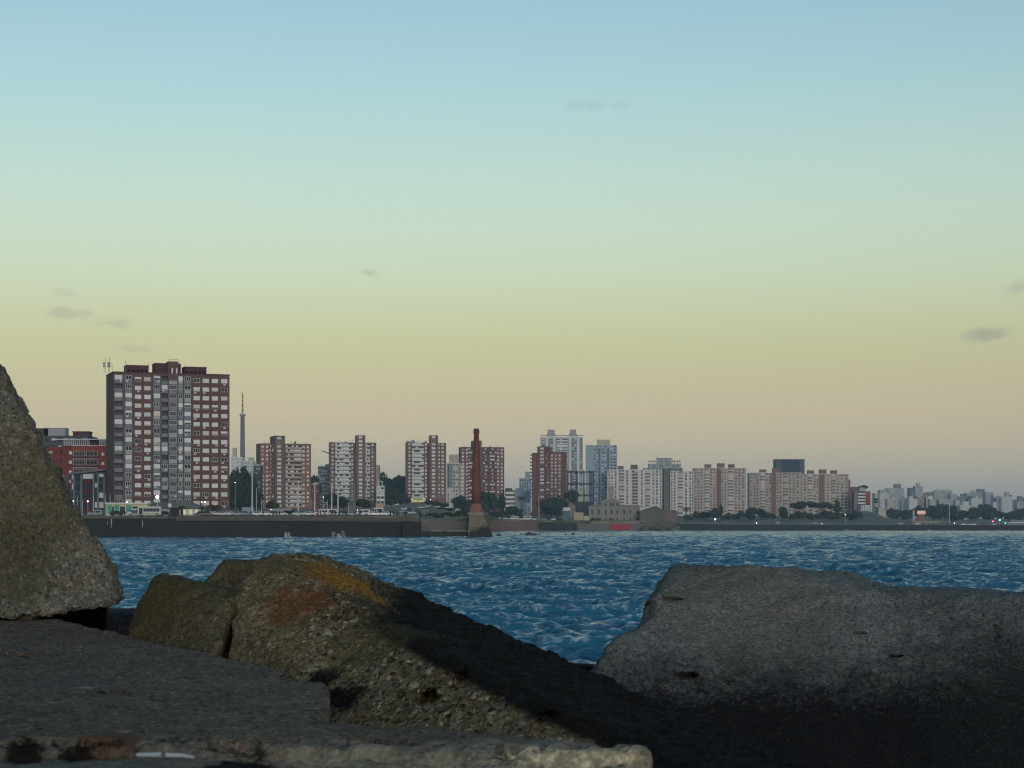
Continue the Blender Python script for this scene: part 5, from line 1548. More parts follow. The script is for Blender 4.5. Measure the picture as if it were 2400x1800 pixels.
# ------------------------------------------------------------------ kiosks by the maroon tower
D = 618; x0 = xat(249, D)
t = thing('kiosk', 'low cream and green lit kiosk at the foot of the maroon tower', 'kiosk', (x0, D, float(gh(x0, D)) - .2))
zk = lambda y: zat(y, D) - t.location.z; uk = lambda p: xat(p, D) - x0
ob('wall', MB().box(0, uk(346), 0, 6, 0, zk(1181)).mesh('wall', mat('kiosk_cream', (.56, .56, .40), var=.1)), t)
ob('roof', MB().box(-.3, uk(348), -.7, 6.3, zk(1181) + .002, zk(1178)).mesh('roof', WHITEB), t)
for a, c in ((252, 262), (268, 279), (296, 308)):
    ob('shutter', MB().box(uk(a), uk(c), -.08, .1, zk(1204), zk(1184)).mesh('shutter', mat('kiosk_green', (.10, .32, .26), var=.1)), t)
for a, c in ((263, 267), (281, 293), (310, 322)):
    ob('window', MB().box(uk(a), uk(c), -.06, .1, zk(1202), zk(1187)).mesh('window', GLASSB), t)
D = 622; x0 = xat(332, D)
t = thing('pavilion', 'grey hip roofed pavilion with pale glazed walls behind the minibus', 'pavilion', (x0, D, float(gh(x0, D)) - .2))
zk = lambda y: zat(y, D) - t.location.z; uk = lambda p: xat(p, D) - x0
ob('wall', MB().box(0, uk(476), 0, 9, 0, zk(1191)).mesh('wall', GREYL), t)
ROOFG = mat('roof_grey_green', (.155, .165, .15), var=.15)
ob('roof', MB().frustum((-1, uk(480), -1.2, 10), (uk(352), uk(405), 3.5, 5.5), zk(1191), zk(1177)).mesh('roof', ROOFG), t)
ob('roof', MB().frustum((uk(404), uk(481), -1.6, 9), (uk(418), uk(436), 2.5, 5.5), zk(1190.6), zk(1174.5)).mesh('roof', ROOFG), t)
for k in range(7): ob('window', MB().box(uk(430) + k * .95, uk(430) + k * .95 + .75, -.08, .1, zk(1206), zk(1193)).mesh('window', WHITEB if k % 2 else mat('lit_cream', (.85, .8, .55), emit=.25, var=0)), t)
ob('doorway', MB().box(uk(398), uk(420), -.1, .1, 0, zk(1191.5)).mesh('doorway', GLASS), t)
ob('sign', MB().box(uk(396), uk(404), -1.5, -1.35, zk(1189), zk(1180)).mesh('sign', WHITEB), t)
ob('wall', MB().box(uk(481), uk(545), 4, 10, 0, zk(1193)).mesh('wall', GREYD), t)
block('hoarding', 'pale blue site hoarding at the edge of the hill trees', 567, 593, 1189, 700, 4, BLUEW, cat='hoarding')
block('hoarding', 'low grey green awning building behind the cars below the rust tower', 636, 682, 1192, 820, 5, GREYL, cat='building')

# ------------------------------------------------------------------ lamps and masts
def mast(px, ytop, D, label, group=None, r=.14, lit=None, heads=0, lattice=False, bulb=.35, name='lamp_post'):
    x = xat(px, D); zb = float(gh(x, D)) - .1; H = zat(ytop, D) - zb
    t = thing(name, label, 'lamp post', (x, D, zb), 0, group)
    if lattice:
        mb = MB(); w = .9
        for sx in (-w, w):
            for sy in (-w, w): mb.bar((sx, sy, 0), (sx * .7, sy * .7, H), .13, 4)
        n = 12
        for k in range(n):
            z0, z1 = H * k / n, H * (k + 1) / n
            mb.bar((-w, -w, z0), (w, -w, z1), .08, 4); mb.bar((w, -w, z0), (-w, -w, z1), .08, 4); mb.bar((-w, -w, z1), (w, -w, z1), .08, 4)
        ob('lattice', mb.mesh('lattice', METALG), t)
    else:
        ob('pole', MB().bar((0, 0, 0), (0, 0, H), r * 1.3, 7, r2=r * .8).mesh('pole', METALW), t)
    if heads:
        mb = MB().box(-.9, .9, -.15, .15, H - .15, H + .05)
        for sx in (-1, 1): mb.box(sx * .9 - .35, sx * .9 + .35, -.25, .25, H, H + .22)
        ob('lamp_head', mb.mesh('lamp_head', METALG), t)
    if lit:
        ob('bulb', MB().lathe(0, -.2, [(H - bulb, bulb * .3), (H - bulb * .5, bulb * .85), (H, bulb), (H + bulb * .5, bulb * .85), (H + bulb, bulb * .3)], n=10).mesh('bulb', lit), t)
    return t
GM = 'tall pale lamp masts along the near promenade'
for px, y, D in ((591, 1108, 640), (699, 1126, 640), (737.5, 1136, 640), (777.5, 1132, 640), (792, 1137, 640)):
    mast(px, y, D, 'tall pale double headed lamp mast rising from the near promenade', GM, r=.22, heads=1)
mast(826, 1132, 650, 'grey lattice mast between the round dark trees', lattice=True, name='lattice_mast')
GT = 'thin poles near the maroon tower'
for px, y in ((181, 1160), (193, 1172), (219, 1163), (247, 1157), (258, 1156), (295, 1160), (601, 1143), (613, 1170), (767, 1172), (817, 1178)):
    mast(px, y, 625, 'thin grey flag pole behind the near seawall', GT, r=.09, name='flag_pole')
for px, y in ((1078, 1188), (1263, 1158), (2225, 1178), (1855, 1200), (1838, 1208)):
    mast(px, y, 1480 if px < 1300 else 1600, 'thin pale lamp pole on the far shore road', 'lamp poles on the far shore', r=.22)
mast(369, 1165, 612, 'brightest lit globe lamp in front of the maroon tower', lit=LIT, r=.1, bulb=.5)
for px, y, D, b, lab in ((206, 1175, 630, .42, 'lit lamp before the maroon panels of the grey glazed block'), (298, 1177, 620, .36, 'lit lamp over the kiosk roof below the grey bay column'), (473, 1177, 622, .34, 'left one of two lit lamps above the pavilion corner'),
        (481, 1176.5, 622, .38, 'right one of two lit lamps above the pavilion corner'), (172, 1174, 640, .3, 'lit lamp beside the leaning concrete block edge'), (551, 1131, 800, .3, 'tall thin lit lamp in front of the dark hill trees'), (758, 1165, 800, .3, 'lit lamp below the grey blue balcony block'),
        (635, 1194, 640, .24, 'low lit lamp at the foot of the rust tower'), (838, 1195, 640, .24, 'low lit lamp left of the round tree by the stair shaft'), (873, 1195, 640, .24, 'low lit lamp right of the round tree by the stair shaft'),
        (965, 1170, 1440, .45, 'lit lamp at the left end of the yellow canopy'), (993.7, 1169, 1440, .5, 'lit lamp at the right end of the yellow canopy'), (1009, 1171, 1440, .45, 'lit lamp below the stair shaft right of the yellow canopy'), (615.5, 1110, 1280, .3, 'lit lamp high before the left edge of the rust tower'), (2237, 1226, 1480, .6, 'white lit lamp under the lone round tree on the far promenade')):
    mast(px, y, D, lab, r=.07, lit=LITW, bulb=b * .6)
for px, y, D, b, mm, lab in ((1676, 1217, 1470, 1.1, LITP, 'pink lit lamp at the foot of the dark pine'), (1773, 1226, 1470, .7, LITW, 'white lit lamp on the far seawall left of the big conifer'), (1926, 1228, 1475, .6, LITW, 'white lit lamp below the pine row'),
                             (1981, 1206, 1500, .6, LITW, 'white lamp at the foot of the cream gridded block'), (2327, 1222, 1500, 1.0, LITR, 'red traffic light on the far promenade'), (2343, 1218.5, 1500, 1.1, LITG, 'green traffic light on the far promenade'), (2356, 1226, 1495, .7, LITG, 'lower green traffic light near the white pier building')):
    mast(px, y, D, lab, r=.1, lit=mm, bulb=b * .6, name='street_lamp')

# far promenade furniture
def far_box(name, label, cat, px0, px1, y0, y1, D, depth, m, slab=True):
    x = xat(px0, D); t = thing(name, label, cat, (x, D, float(gh(x, D)) - .3)); w = xat(px1, D) - x
    za, zb = zat(y1, D) - t.location.z, zat(y0, D) - t.location.z
    return t, w, za, zb
t, w, za, zb = far_box('pier_restaurant', 'white flat roofed canopy with tapered rim on the far promenade', 'canopy', 2133, 2212, 1220.5, 1226, 1490, 14, WHITEB)
ob('roof', MB().frustum((w * .12, w * .88, 3, 12), (0, w, 0, 15), za, zb).mesh('roof', WHITEB), t)
for k in range(5): ob('post', MB().box(w * (.2 + .15 * k), w * (.2 + .15 * k) + .4, 4, 4.4, 0, za - .003).mesh('post', METALW), t)
t, w, za, zb = far_box('monument', 'slender grey slab monument beside the pink lit sign', 'monument', 2139, 2144, 1196, 1225, 1520, 2, GREYL)
ob('slab', MB().frustum((0, w, 0, 2), (.15, w - .15, .2, 1.8), .6, zb).mesh('slab', GREYL), t); ob('plinth', MB().box(-.8, w + .8, -.8, 2.8, 0, .598).mesh('plinth', GREYL), t)
t, w, za, zb = far_box('sign', 'pink lit sign board on a brown kiosk by the monument', 'sign', 2150, 2169, 1197, 1205, 1530, 2, GREYL)
ob('board', MB().box(0, w, 0, .5, za, zb).mesh('board', mat('sign_pink', (.75, .42, .34), emit=.45, var=0)), t); ob('kiosk', MB().box(.3, w - .3, .6, 4, 0, za - .003).mesh('kiosk', BROWNI), t)
t, w, za, zb = far_box('pier_building', 'long low white building at the right end of the far promenade', 'building', 2362, 2440, 1224, 1233, 1490, 10, WHITEB)
ob('wall', MB().box(0, w, 0, 9, 0, zb - .6).mesh('wall', GREYL), t); ob('roof', MB().box(-.6, w + .6, -1.2, 10, zb - .598, zb).mesh('roof', WHITEB), t)
for k in range(9): ob('window', MB().box(w * k / 9 + .5, w * (k + 1) / 9 - .5, -.05, .1, .8, zb - 1).mesh('window', GLASS), t)
ob('upper_roof', MB().box(w * .1, w, 2, 9, zb + .003, zb + 1.8).mesh('upper_roof', GREYP), t)

# ------------------------------------------------------------------ people on the promenade
def person_mesh(pose):
    me = bpy.data.meshes.new('person_skeleton')
    V = {'pel': (0, 0, .95), 'ch': (0, 0, 1.30), 'nk': (0, -.01, 1.48), 'hd': (0, -.03, 1.62), 'ht': (0, -.03, 1.74),
         'sl': (-.19, 0, 1.40), 'el': (-.26, .02, 1.12), 'hl': (-.25, -.1, .86), 'sr': (.19, 0, 1.40), 'er': (.26, .02, 1.12), 'hr': (.25, -.08, .86),
         'kl': (-.10, -.02, .5), 'fl': (-.11, .03, .06), 'tl': (-.12, -.14, .03), 'kr': (.10, -.02, .5), 'fr': (.11, .03, .06), 'tr': (.12, -.14, .03), 'll': (-.09, 0, .88), 'lr': (.09, 0, .88)}
    if pose == 1: V.update(kl=(-.12, -.2, .52), fl=(-.13, -.22, .08), tl=(-.14, -.38, .05), kr=(.1, .08, .5), fr=(.1, .26, .1), tr=(.1, .14, .03), el=(-.25, -.12, 1.14), hl=(-.22, -.3, 1.0))
    if pose == 2: V.update(er=(.27, -.14, 1.16), hr=(.15, -.36, 1.2), el=(-.27, -.14, 1.16), hl=(-.15, -.36, 1.15))
    R = {'pel': .15, 'ch': .17, 'nk': .06, 'hd': .10, 'ht': .07, 'sl': .075, 'el': .05, 'hl': .035, 'sr': .075, 'er': .05, 'hr': .035, 'kl': .065, 'fl': .045, 'tl': .04, 'kr': .065, 'fr': .045, 'tr': .04, 'll': .10, 'lr': .10}
    ks = list(V); E = [('pel', 'ch'), ('ch', 'nk'), ('nk', 'hd'), ('hd', 'ht'), ('ch', 'sl'), ('sl', 'el'), ('el', 'hl'), ('ch', 'sr'), ('sr', 'er'), ('er', 'hr'), ('pel', 'll'), ('ll', 'kl'), ('kl', 'fl'), ('fl', 'tl'), ('pel', 'lr'), ('lr', 'kr'), ('kr', 'fr'), ('fr', 'tr')]
    me.from_pydata([V[k] for k in ks], [(ks.index(a), ks.index(c)) for a, c in E], [])
    o = ob('person_proto', me)
    md = o.modifiers.new('skin', 'SKIN')
    for k, sv in zip(ks, me.skin_vertices[0].data): sv.radius = (R[k], R[k] * .8)
    me.skin_vertices[0].data[0].use_root = True
    dg = bpy.context.evaluated_depsgraph_get()
    r = bpy.data.meshes.new_from_object(o.evaluated_get(dg))
    bpy.data.objects.remove(o); return r
PM = [person_mesh(i) for i in range(3)]
CLO = [mat('clothes_dark', (.02, .022, .028), var=.2), mat('clothes_navy', (.03, .04, .08), var=.2), mat('clothes_pale', (.45, .45, .45), var=.2), mat('clothes_red', (.3, .06, .05), var=.2)]
PMC = {}
def person(px, D, pose, ci, label, group, rz):
    if (pose, ci) not in PMC:
        m_ = PM[pose].copy(); m_.name = 'person'; m_.materials.clear(); m_.materials.append(CLO[ci]); PMC[(pose, ci)] = m_
    x = xat(px, D); zb = float(gh(x, D))
    tag(ob('person', PMC[(pose, ci)], None, (x, D, zb + .04), rz), label, 'person', group)
GP = 'people standing along the near promenade'
rng = random.Random(8)
CN = ['dark', 'navy', 'pale', 'red']
PN = ['standing with arms down', 'walking', 'leaning with raised forearms']
for px in (262, 286, 292, 404, 412, 588, 617, 648, 655, 746, 752, 760, 779, 786, 796, 812, 833, 842, 846, 915, 922, 931, 940, 951, 984, 987, 992, 998):
    po, ci = rng.randrange(3), rng.choices((0, 1, 2, 3), (50, 25, 15, 10))[0]
    D = float(np.interp(px, [60, 560, 985], [576, 583, 598])) + rng.uniform(4, 9) if px < 955 else 622
    person(px, D, po, ci, 'person in %s clothes %s on the near promenade' % (CN[ci], PN[po]), GP, rng.uniform(0, 6.28))

# ------------------------------------------------------------------ rocks and splashes in the water
def blob(name, label, px, y, D, sx, sy, sz, m, seed, group=None):
    bm = bmesh.new(); bmesh.ops.create_icosphere(bm, subdivisions=3, radius=1)
    rg = random.Random(seed); ph = [rg.uniform(0, 6) for _ in range(6)]
    for v in bm.verts:
        n = v.co.normalized(); f_ = 1 + .22 * math.sin(n.x * 4 + ph[0]) * math.sin(n.y * 3.3 + ph[1]) + .14 * math.sin(n.z * 7 + n.x * 5 + ph[2]) + .08 * math.sin(n.y * 11 + n.z * 9 + ph[3])
        v.co = Vector((n.x * sx, n.y * sy, n.z * sz)) * f_
    me = bpy.data.meshes.new(name); bm.to_mesh(me); bm.free(); me.materials.append(m)
    return tag(ob(name, me, None, (xat(px, D), D, zat(y, D))), label, 'rock', group)
for i, (px, w, h) in enumerate(((1168, 7, 1.2), (1226, 8, 1.5), (1240, 10, 1.9), (1252, 8, 1.4), (1265, 6, 1.0), (1325, 5, .8), (1345, 7, 1.5), (1356, 5, .9))):
    D = 690 + i * 6
    o = blob('sea_rock', 'low black wet rock awash in the sea right of the chimney base', px, 1256.5, D, w / F * D, 1.6, h * .55, WETROCK, i, 'rocks awash right of the chimney')
    o.location.z = .1
def splash(label, px, D, w, h, seed, n=420):
    n = int(n * 3)
    rg = random.Random(seed); mb = MB()
    plumes = [(rg.uniform(-.8, .8), rg.uniform(.25, 1.0), rg.uniform(-.5, .5)) for _ in range(max(3, int(w * 2)))]
    for _ in range(n):
        if rg.random() < .45: x, z = rg.gauss(0, .5) * w, abs(rg.gauss(0, .08)) * h
        else:
            pc, ph_, ln = rg.choice(plumes); t_ = rg.random() ** 1.3
            x = (pc + ln * t_ * .5 + rg.gauss(0, .05 + .10 * t_)) * w; z = ph_ * h * t_
        s = .03 + .07 * rg.random()
        c = Vector((x, rg.uniform(-.6, .6), z)); d = Vector((rg.gauss(0, 1), rg.gauss(0, 1), rg.gauss(0, 1))).normalized(); e = d.orthogonal().normalized()
        mb.quad([c - d * s, c + e * s, c + d * s, c - e * s])
    return tag(ob('sea_spray', mb.mesh('sea_spray', FOAM), None, (xat(px, D), D, 0.0)), label, 'spray', kind='stuff')
splash('white spray leaping at the foot of the near seawall', 676, 578, 1.6, 1.9, 1)
splash('wider white spray leaping at the near seawall below the lamp masts', 793, 580, 2.6, 2.2, 2)
splash('thin spray line at the near seawall below the minibus', 332, 570, 5, .5, 3, 200)
splash('foam breaking against the foot shelf left of the chimney', 1050, 592, 6, .55, 4, 500)
splash('foam breaking right of the chimney base', 1205, 680, 3.6, 1.3, 5, 700)
splash('foam among the rocks awash', 1248, 684, 6, .6, 6, 500)
splash('foam breaking at the outer rock awash', 1366, 700, 3, .9, 7, 500)
splash('spray at the far rubble bank', 1588, 1424, 4, 2.6, 8, 300)
splash('small spray at the far rubble bank below the gabled ruin', 1556, 1424, 2.2, 1.6, 9, 160)
splash('spray at the far low seawall', 1985, 1436, 3, 2.0, 10, 200)
splash('small spray at the far seawall right end', 2178, 1438, 2.4, 1.6, 11, 160)

# ------------------------------------------------------------------ foreground concrete blocks
def rock_material(name, base, dark, light, weed=None, lichen_and_shade=None, agg=55.0, wet=0.0, bump=.6, grain=1.0, rough_side=None, zones=None):
    """exposed-aggregate concrete. weed: (z, width, slope_x, colour); lichen: (centre, radius, colour), black ones being painted shade"""
    m = bpy.data.materials.new(name); m.use_nodes = True
    N, L = m.node_tree.nodes, m.node_tree.links
    b = N['Principled BSDF']; b.inputs['Roughness'].default_value = .85 - wet; b.inputs['Specular IOR Level'].default_value = .12
    geo = N.new('ShaderNodeNewGeometry'); P = geo.outputs['Position']
    def noise(s, d=6, r=.6):
        n = N.new('ShaderNodeTexNoise'); n.inputs['Scale'].default_value = s; n.inputs['Detail'].default_value = d; n.inputs['Roughness'].default_value = r
        L.new(P, n.inputs['Vector']); return n.outputs['Fac']
    def maprange(v, a, c, x=0, y=1):
        n = N.new('ShaderNodeMapRange'); n.inputs['From Min'].default_value = a; n.inputs['From Max'].default_value = c; n.inputs['To Min'].default_value = x; n.inputs['To Max'].default_value = y
        L.new(v, n.inputs['Value']); return n.outputs[0]
    def mix(f_, a, c):
        n = N.new('ShaderNodeMix'); n.data_type = 'RGBA'
        if isinstance(f_, float): n.inputs['Factor'].default_value = f_
        else: L.new(f_, n.inputs['Factor'])
        for k, v in (('A', a), ('B', c)):
            if isinstance(v, tuple): n.inputs[k].default_value = (*v, 1)
            else: L.new(v, n.inputs[k])
        return n.outputs['Result']
    def math_(op, a, c=None, d=None):
        n = N.new('ShaderNodeMath'); n.operation = op
        for i, v in enumerate((a, c, d)):
            if v is None: continue
            if isinstance(v, (int, float)): n.inputs[i].default_value = v
            else: L.new(v, n.inputs[i])
        return n.outputs[0]
    warp = N.new('ShaderNodeVectorMath'); warp.operation = 'ADD'
    nw = N.new('ShaderNodeTexNoise'); nw.inputs['Scale'].default_value = 30; L.new(P, nw.inputs['Vector'])
    ws = N.new('ShaderNodeVectorMath'); ws.operation = 'SCALE'; ws.inputs['Scale'].default_value = .03; L.new(nw.outputs['Color'], ws.inputs[0])
    L.new(P, warp.inputs[0]); L.new(ws.outputs[0], warp.inputs[1])
    vo = N.new('ShaderNodeTexVoronoi'); vo.inputs['Scale'].default_value = agg; L.new(warp.outputs[0], vo.inputs['Vector'])
    vc = N.new('ShaderNodeSeparateColor'); L.new(vo.outputs['Color'], vc.inputs[0])
    col = mix(maprange(noise(2.2), .38, .62), tuple(x * 1.12 for x in base), tuple(x * .62 for x in base))
    col = mix(maprange(noise(4.7, 5, .65), .50, .66, 0, .45), col, (base[0] * .95, base[1] * 1.0, base[2] * .68))
    col = mix(maprange(noise(14, 8, .7), .42, .68), col, dark)
    col = mix(maprange(noise(36, 7, .75), .50, .60, 0, .8), col, dark)
    col = mix(maprange(noise(31, 7, .75), .53, .64, 0, .5), col, light)
    # pebbles: some pale, some dark
    gm_ = 1.0
    if rough_side:
        dt = N.new('ShaderNodeVectorMath'); dt.operation = 'DOT_PRODUCT'; L.new(P, dt.inputs[0]); dt.inputs[1].default_value = rough_side[0]
        gm_ = maprange(math_('MULTIPLY_ADD', noise(6), .12, dt.outputs['Value']), rough_side[1] - .02, rough_side[1] + .10, .25, 1)
    peb = maprange(vc.outputs[0], .60, .80, 0, .95 * grain)
    pm = math_('MULTIPLY', math_('MULTIPLY', peb, maprange(vo.outputs['Distance'], .55, .3)), gm_)
    col = mix(pm, col, light)
    pk = maprange(vc.outputs[1], .58, .72, 0, .95 * grain)
    pk = math_('MULTIPLY', math_('MULTIPLY', pk, maprange(vo.outputs['Distance'], .6, .35)), gm_)
    col = mix(pk, col, tuple(x * .3 for x in dark))
    v2 = N.new('ShaderNodeTexVoronoi'); v2.inputs['Scale'].default_value = agg * .42; L.new(warp.outputs[0], v2.inputs['Vector'])
    v2c = N.new('ShaderNodeSeparateColor'); L.new(v2.outputs['Color'], v2c.inputs[0])
    p2 = math_('MULTIPLY', math_('MULTIPLY', maprange(v2c.outputs[0], .74, .86, 0, .9 * grain), maprange(v2.outputs['Distance'], .45, .25)), gm_)
    col = mix(p2, col, mix(maprange(v2c.outputs[2], .45, .55), tuple(x * .25 for x in dark), light))
    col = mix(maprange(noise(110, 3, .6), .54, .66, 0, .75 * grain), col, tuple(x * .3 for x in dark))
    col = mix(maprange(noise(75, 4, .6), .58, .70, 0, .6 * grain), col, light)
    if weed:
        for (pn, dd, wd, wc, amp, st, gate) in weed:       # weed where dot(P,n) < dd, gated by a second plane
            dt = N.new('ShaderNodeVectorMath'); dt.operation = 'DOT_PRODUCT'; L.new(P, dt.inputs[0]); dt.inputs[1].default_value = pn
            v = math_('MULTIPLY_ADD', math_('MULTIPLY_ADD', noise(30, 9, .8), .6, math_('MULTIPLY', noise(6, 9, .75), .4)), amp, math_('ADD', dt.outputs['Value'], -dd - amp * .5))
            f_ = maprange(v, wd, -wd, 0, st)
            if gate:
                d2 = N.new('ShaderNodeVectorMath'); d2.operation = 'DOT_PRODUCT'; L.new(P, d2.inputs[0]); d2.inputs[1].default_value = gate[0]
                f_ = math_('MULTIPLY', f_, maprange(math_('MULTIPLY_ADD', noise(4, 8, .7), gate[3], d2.outputs['Value']), gate[1], gate[2]))
            col = mix(f_, col, mix(maprange(noise(60, 5), .52, .68), wc, tuple(x * 2.2 + .002 for x in wc)))
    for (pn, dd, wd, ca, cb, amp, st) in (zones or []):
        dt = N.new('ShaderNodeVectorMath'); dt.operation = 'DOT_PRODUCT'; L.new(P, dt.inputs[0]); dt.inputs[1].default_value = pn
        v = math_('MULTIPLY_ADD', noise(5, 8, .7), amp, math_('ADD', dt.outputs['Value'], -dd - amp * .5))
        col = mix(maprange(v, wd, -wd, 0, st), col, mix(maprange(noise(22, 7, .7), .42, .60), ca, cb))
    if lichen_and_shade:
        for (c, rad, lc, st) in lichen_and_shade:
            sb = N.new('ShaderNodeVectorMath'); sb.operation = 'DISTANCE'; L.new(P, sb.inputs[0]); sb.inputs[1].default_value = c
            d = math_('MULTIPLY_ADD', math_('ADD', math_('MULTIPLY', noise(9, 8, .72), .5), math_('MULTIPLY', noise(42, 8, .8), .5)), -rad * 2.6, math_('ADD', sb.outputs['Value'], rad * 1.3))
            col = mix(maprange(d, rad * .95, rad * .62, 0, st), col, mix(maprange(noise(60, 4), .4, .62), lc, tuple(x * .42 for x in lc)))
    L.new(col, b.inputs['Base Color'])
    h = math_('ADD', math_('MULTIPLY', vo.outputs['Distance'], -.55), math_('MULTIPLY', noise(70, 6, .7), 1.0))
    bp = N.new('ShaderNodeBump'); bp.inputs['Strength'].default_value = bump; bp.inputs['Distance'].default_value = .03
    L.new(h, bp.inputs['Height']); L.new(bp.outputs[0], b.inputs['Normal'])
    return m

def hull(bm, pts):
    vs = [bm.verts.new(p) for p in pts]
    r = bmesh.ops.convex_hull(bm, input=vs)
    for v in set(r['geom_interior']):
        if isinstance(v, bmesh.types.BMVert): bm.verts.remove(v)

TEX = {}
def cloud_tex(scale, depth, kind='CLOUDS'):
    k = (scale, depth, kind)
    if k not in TEX:
        t = bpy.data.textures.new('rock_tex', kind); t.noise_scale = scale
        if kind == 'CLOUDS': t.noise_depth = depth; t.noise_basis = 'ORIGINAL_PERLIN'
        TEX[k] = t
    return TEX[k]

def rock(name, label, hulls, m, voxel=.02, cuts=(), amps=(.05, .03, .014), scales=(.5, .16, .05), smooth=4, cat='concrete block', dents=()):
    """union of convex hulls, remeshed and roughened"""
    bm = bmesh.new()
    for h in hulls: hull(bm, h)
    bmesh.ops.recalc_face_normals(bm, faces=bm.faces)
    c = sum((Vector(p) for h in hulls for p in h), Vector()) / sum(len(h) for h in hulls)
    zmin = min(p[2] for h in hulls for p in h); org = Vector((c.x, c.y, zmin))
    bmesh.ops.translate(bm, verts=bm.verts, vec=-org)
    me = bpy.data.meshes.new(name); bm.to_mesh(me); bm.free()
    o = ob(name, me, None, org)
    tmp = []
    rm = o.modifiers.new('r', 'REMESH'); rm.mode = 'VOXEL'; rm.voxel_size = voxel
    for ch in cuts:
        b2 = bmesh.new(); hull(b2, ch); bmesh.ops.translate(b2, verts=b2.verts, vec=-org); bmesh.ops.recalc_face_normals(b2, faces=b2.faces)
        cm = bpy.data.meshes.new('cut'); b2.to_mesh(cm); b2.free(); co = ob('cut', cm, None, org); tmp.append(co)
        bo_ = o.modifiers.new('b', 'BOOLEAN'); bo_.object = co; bo_.operation = 'DIFFERENCE'; bo_.solver = 'EXACT'
    if cuts:
        r2 = o.modifiers.new('r2', 'REMESH'); r2.mode = 'VOXEL'; r2.voxel_size = voxel
    sm = o.modifiers.new('s', 'SMOOTH'); sm.iterations = smooth; sm.factor = .5
    for a, s, d in zip(amps, scales, (3, 4, 3)):
        dm = o.modifiers.new('d', 'DISPLACE'); dm.texture = cloud_tex(s, d); dm.strength = a * 2; dm.mid_level = .5; dm.texture_coords = 'GLOBAL'
    bpy.context.view_layer.update()
    dg = bpy.context.evaluated_depsgraph_get()
    r = bpy.data.meshes.new_from_object(o.evaluated_get(dg)); r.name = name
    if dents:
        n_ = len(r.vertices); co = np.empty(n_ * 3, np.float32); r.vertices.foreach_get('co', co); co = co.reshape(-1, 3).astype(float)
        wc = co + np.array(org); px = 1200 + F * wc[:, 0] / wc[:, 1]; py = HY - F * (wc[:, 2] - CZ) / wc[:, 1]
        for (cx, cy, rx, ry, dep, rot, Dmax, down) in dents:
            a, b2 = px - cx, py - cy; c_r, s_r = math.cos(rot), math.sin(rot)
            e = ((a * c_r + b2 * s_r) / rx) ** 2 + ((-a * s_r + b2 * c_r) / ry) ** 2
            e = np.sqrt(e) * (1 + .25 * np.sin(a * .11 + b2 * .07) + .18 * np.sin(a * .23 - b2 * .31 + 1))
            w = (1 - sstep(.7, 1.0, e)) * (wc[:, 1] < Dmax) * ((wc[:, 2] > SL - .2) if down else 1)
            if down: co[:, 2] -= dep * w
            else:
                d = wc - np.array((0, 0, CZ)); d /= np.linalg.norm(d, axis=1)[:, None]; co += d * (dep * w)[:, None]
        r.vertices.foreach_set('co', co.ravel().astype(np.float32))
    r.materials.clear(); r.materials.append(m)
    r.polygons.foreach_set('use_smooth', [True] * len(r.polygons))
    o.modifiers.clear(); o.data = r
    for t_ in tmp: bpy.data.objects.remove(t_)
    return tag(o, label, cat)

def V3(px, py, D): return tuple(W(px, py, D))
SL = 3.2                                    # top of the flat slab
def onslab(px, py, dz=0.0):
    D = (CZ - SL) * F / (py - HY); p = W(px, py, D); return (p.x, p.y, SL + dz)

# flat slab at the camera's feet, stepped down near the camera
edge = [(-260, 1390), (0, 1427), (150, 1455), (262, 1484), (400, 1518), (500, 1546), (620, 1566), (700, 1580), (770, 1598)]
top = [onslab(*e) for e in edge] + [onslab(815, 1690), onslab(1000, 1712), onslab(1250, 1730), onslab(1500, 1743)] + [onslab(1520, 1752), onslab(1100, 1742), onslab(600, 1740), onslab(230, 1734), onslab(0, 1734), onslab(-300, 1734)]
pA = [onslab(*e) for e in edge[:9]] + [onslab(776, 1645), onslab(764, 1692), onslab(600, 1740), onslab(230, 1734), onslab(-300, 1734)]
pB = [onslab(752, 1692), onslab(815, 1696), onslab(1000, 1714), onslab(1250, 1730), onslab(1500, 1744), onslab(1530, 1755), onslab(1100, 1744), onslab(600, 1742), onslab(640, 1690)]
pC = [onslab(-400, 1728, -.045), onslab(600, 1736, -.045), onslab(1100, 1738, -.05), onslab(1480, 1742, -.06), onslab(1560, 1790, -.075), onslab(1640, 1900, -.085), onslab(-500, 1900, -.06), onslab(1700, 2300, -.06), onslab(-900, 2300, -.06)]
def thick(pts, t): return list(pts) + [(x, y, z - t) for x, y, z in pts]
slab_m = rock_material('slab_concrete', (0.225, 0.173, 0.133), (0.118, 0.092, 0.074), (0.377, 0.304, 0.230), agg=55, grain=.8, bump=.8,
    zones=[((0, 1, 0), 4.50, .05, (.36, .335, .265), (.17, .165, .14), .35, .85)],
    lichen_and_shade=[(onslab(160, 1600), .30, (.14, .145, .125), .45), (onslab(1330, 1775), .26, (.92, .82, .56), .97), (onslab(700, 1780), .22, (.90, .80, .56), .97), (onslab(150, 1778), .55, (.20, .20, .17), .6), (onslab(1480, 1790), .2, (.62, .56, .40), .95), (onslab(250, 1735), .10, (.16, .075, .035), .7), (onslab(806, 1668, -.13), .14, (.006, .006, .006), .97), (onslab(745, 1592, -.12), .15, (.006, .006, .006), .97), (onslab(795, 1606, -.14), .15, (.006, .006, .006), .97), (onslab(560, 1750, -.05), .09, (.01, .009, .008), .95), (onslab(38, 1536, -.04), .10, (.012, .011, .010), .95), (onslab(265, 1619, -.02), .06, (.012, .012, .010), .95), (onslab(60, 1737, -.05), .07, (.012, .010, .008), .95), (onslab(180, 1737, -.05), .06, (.012, .010, .008), .95), (onslab(1190, 1768, -.07), .05, (.014, .012, .008), .95), (onslab(195, 1608), .06, (.45, .44, .36), .8)])  # black spots: shade of holes and cracks painted into the colour
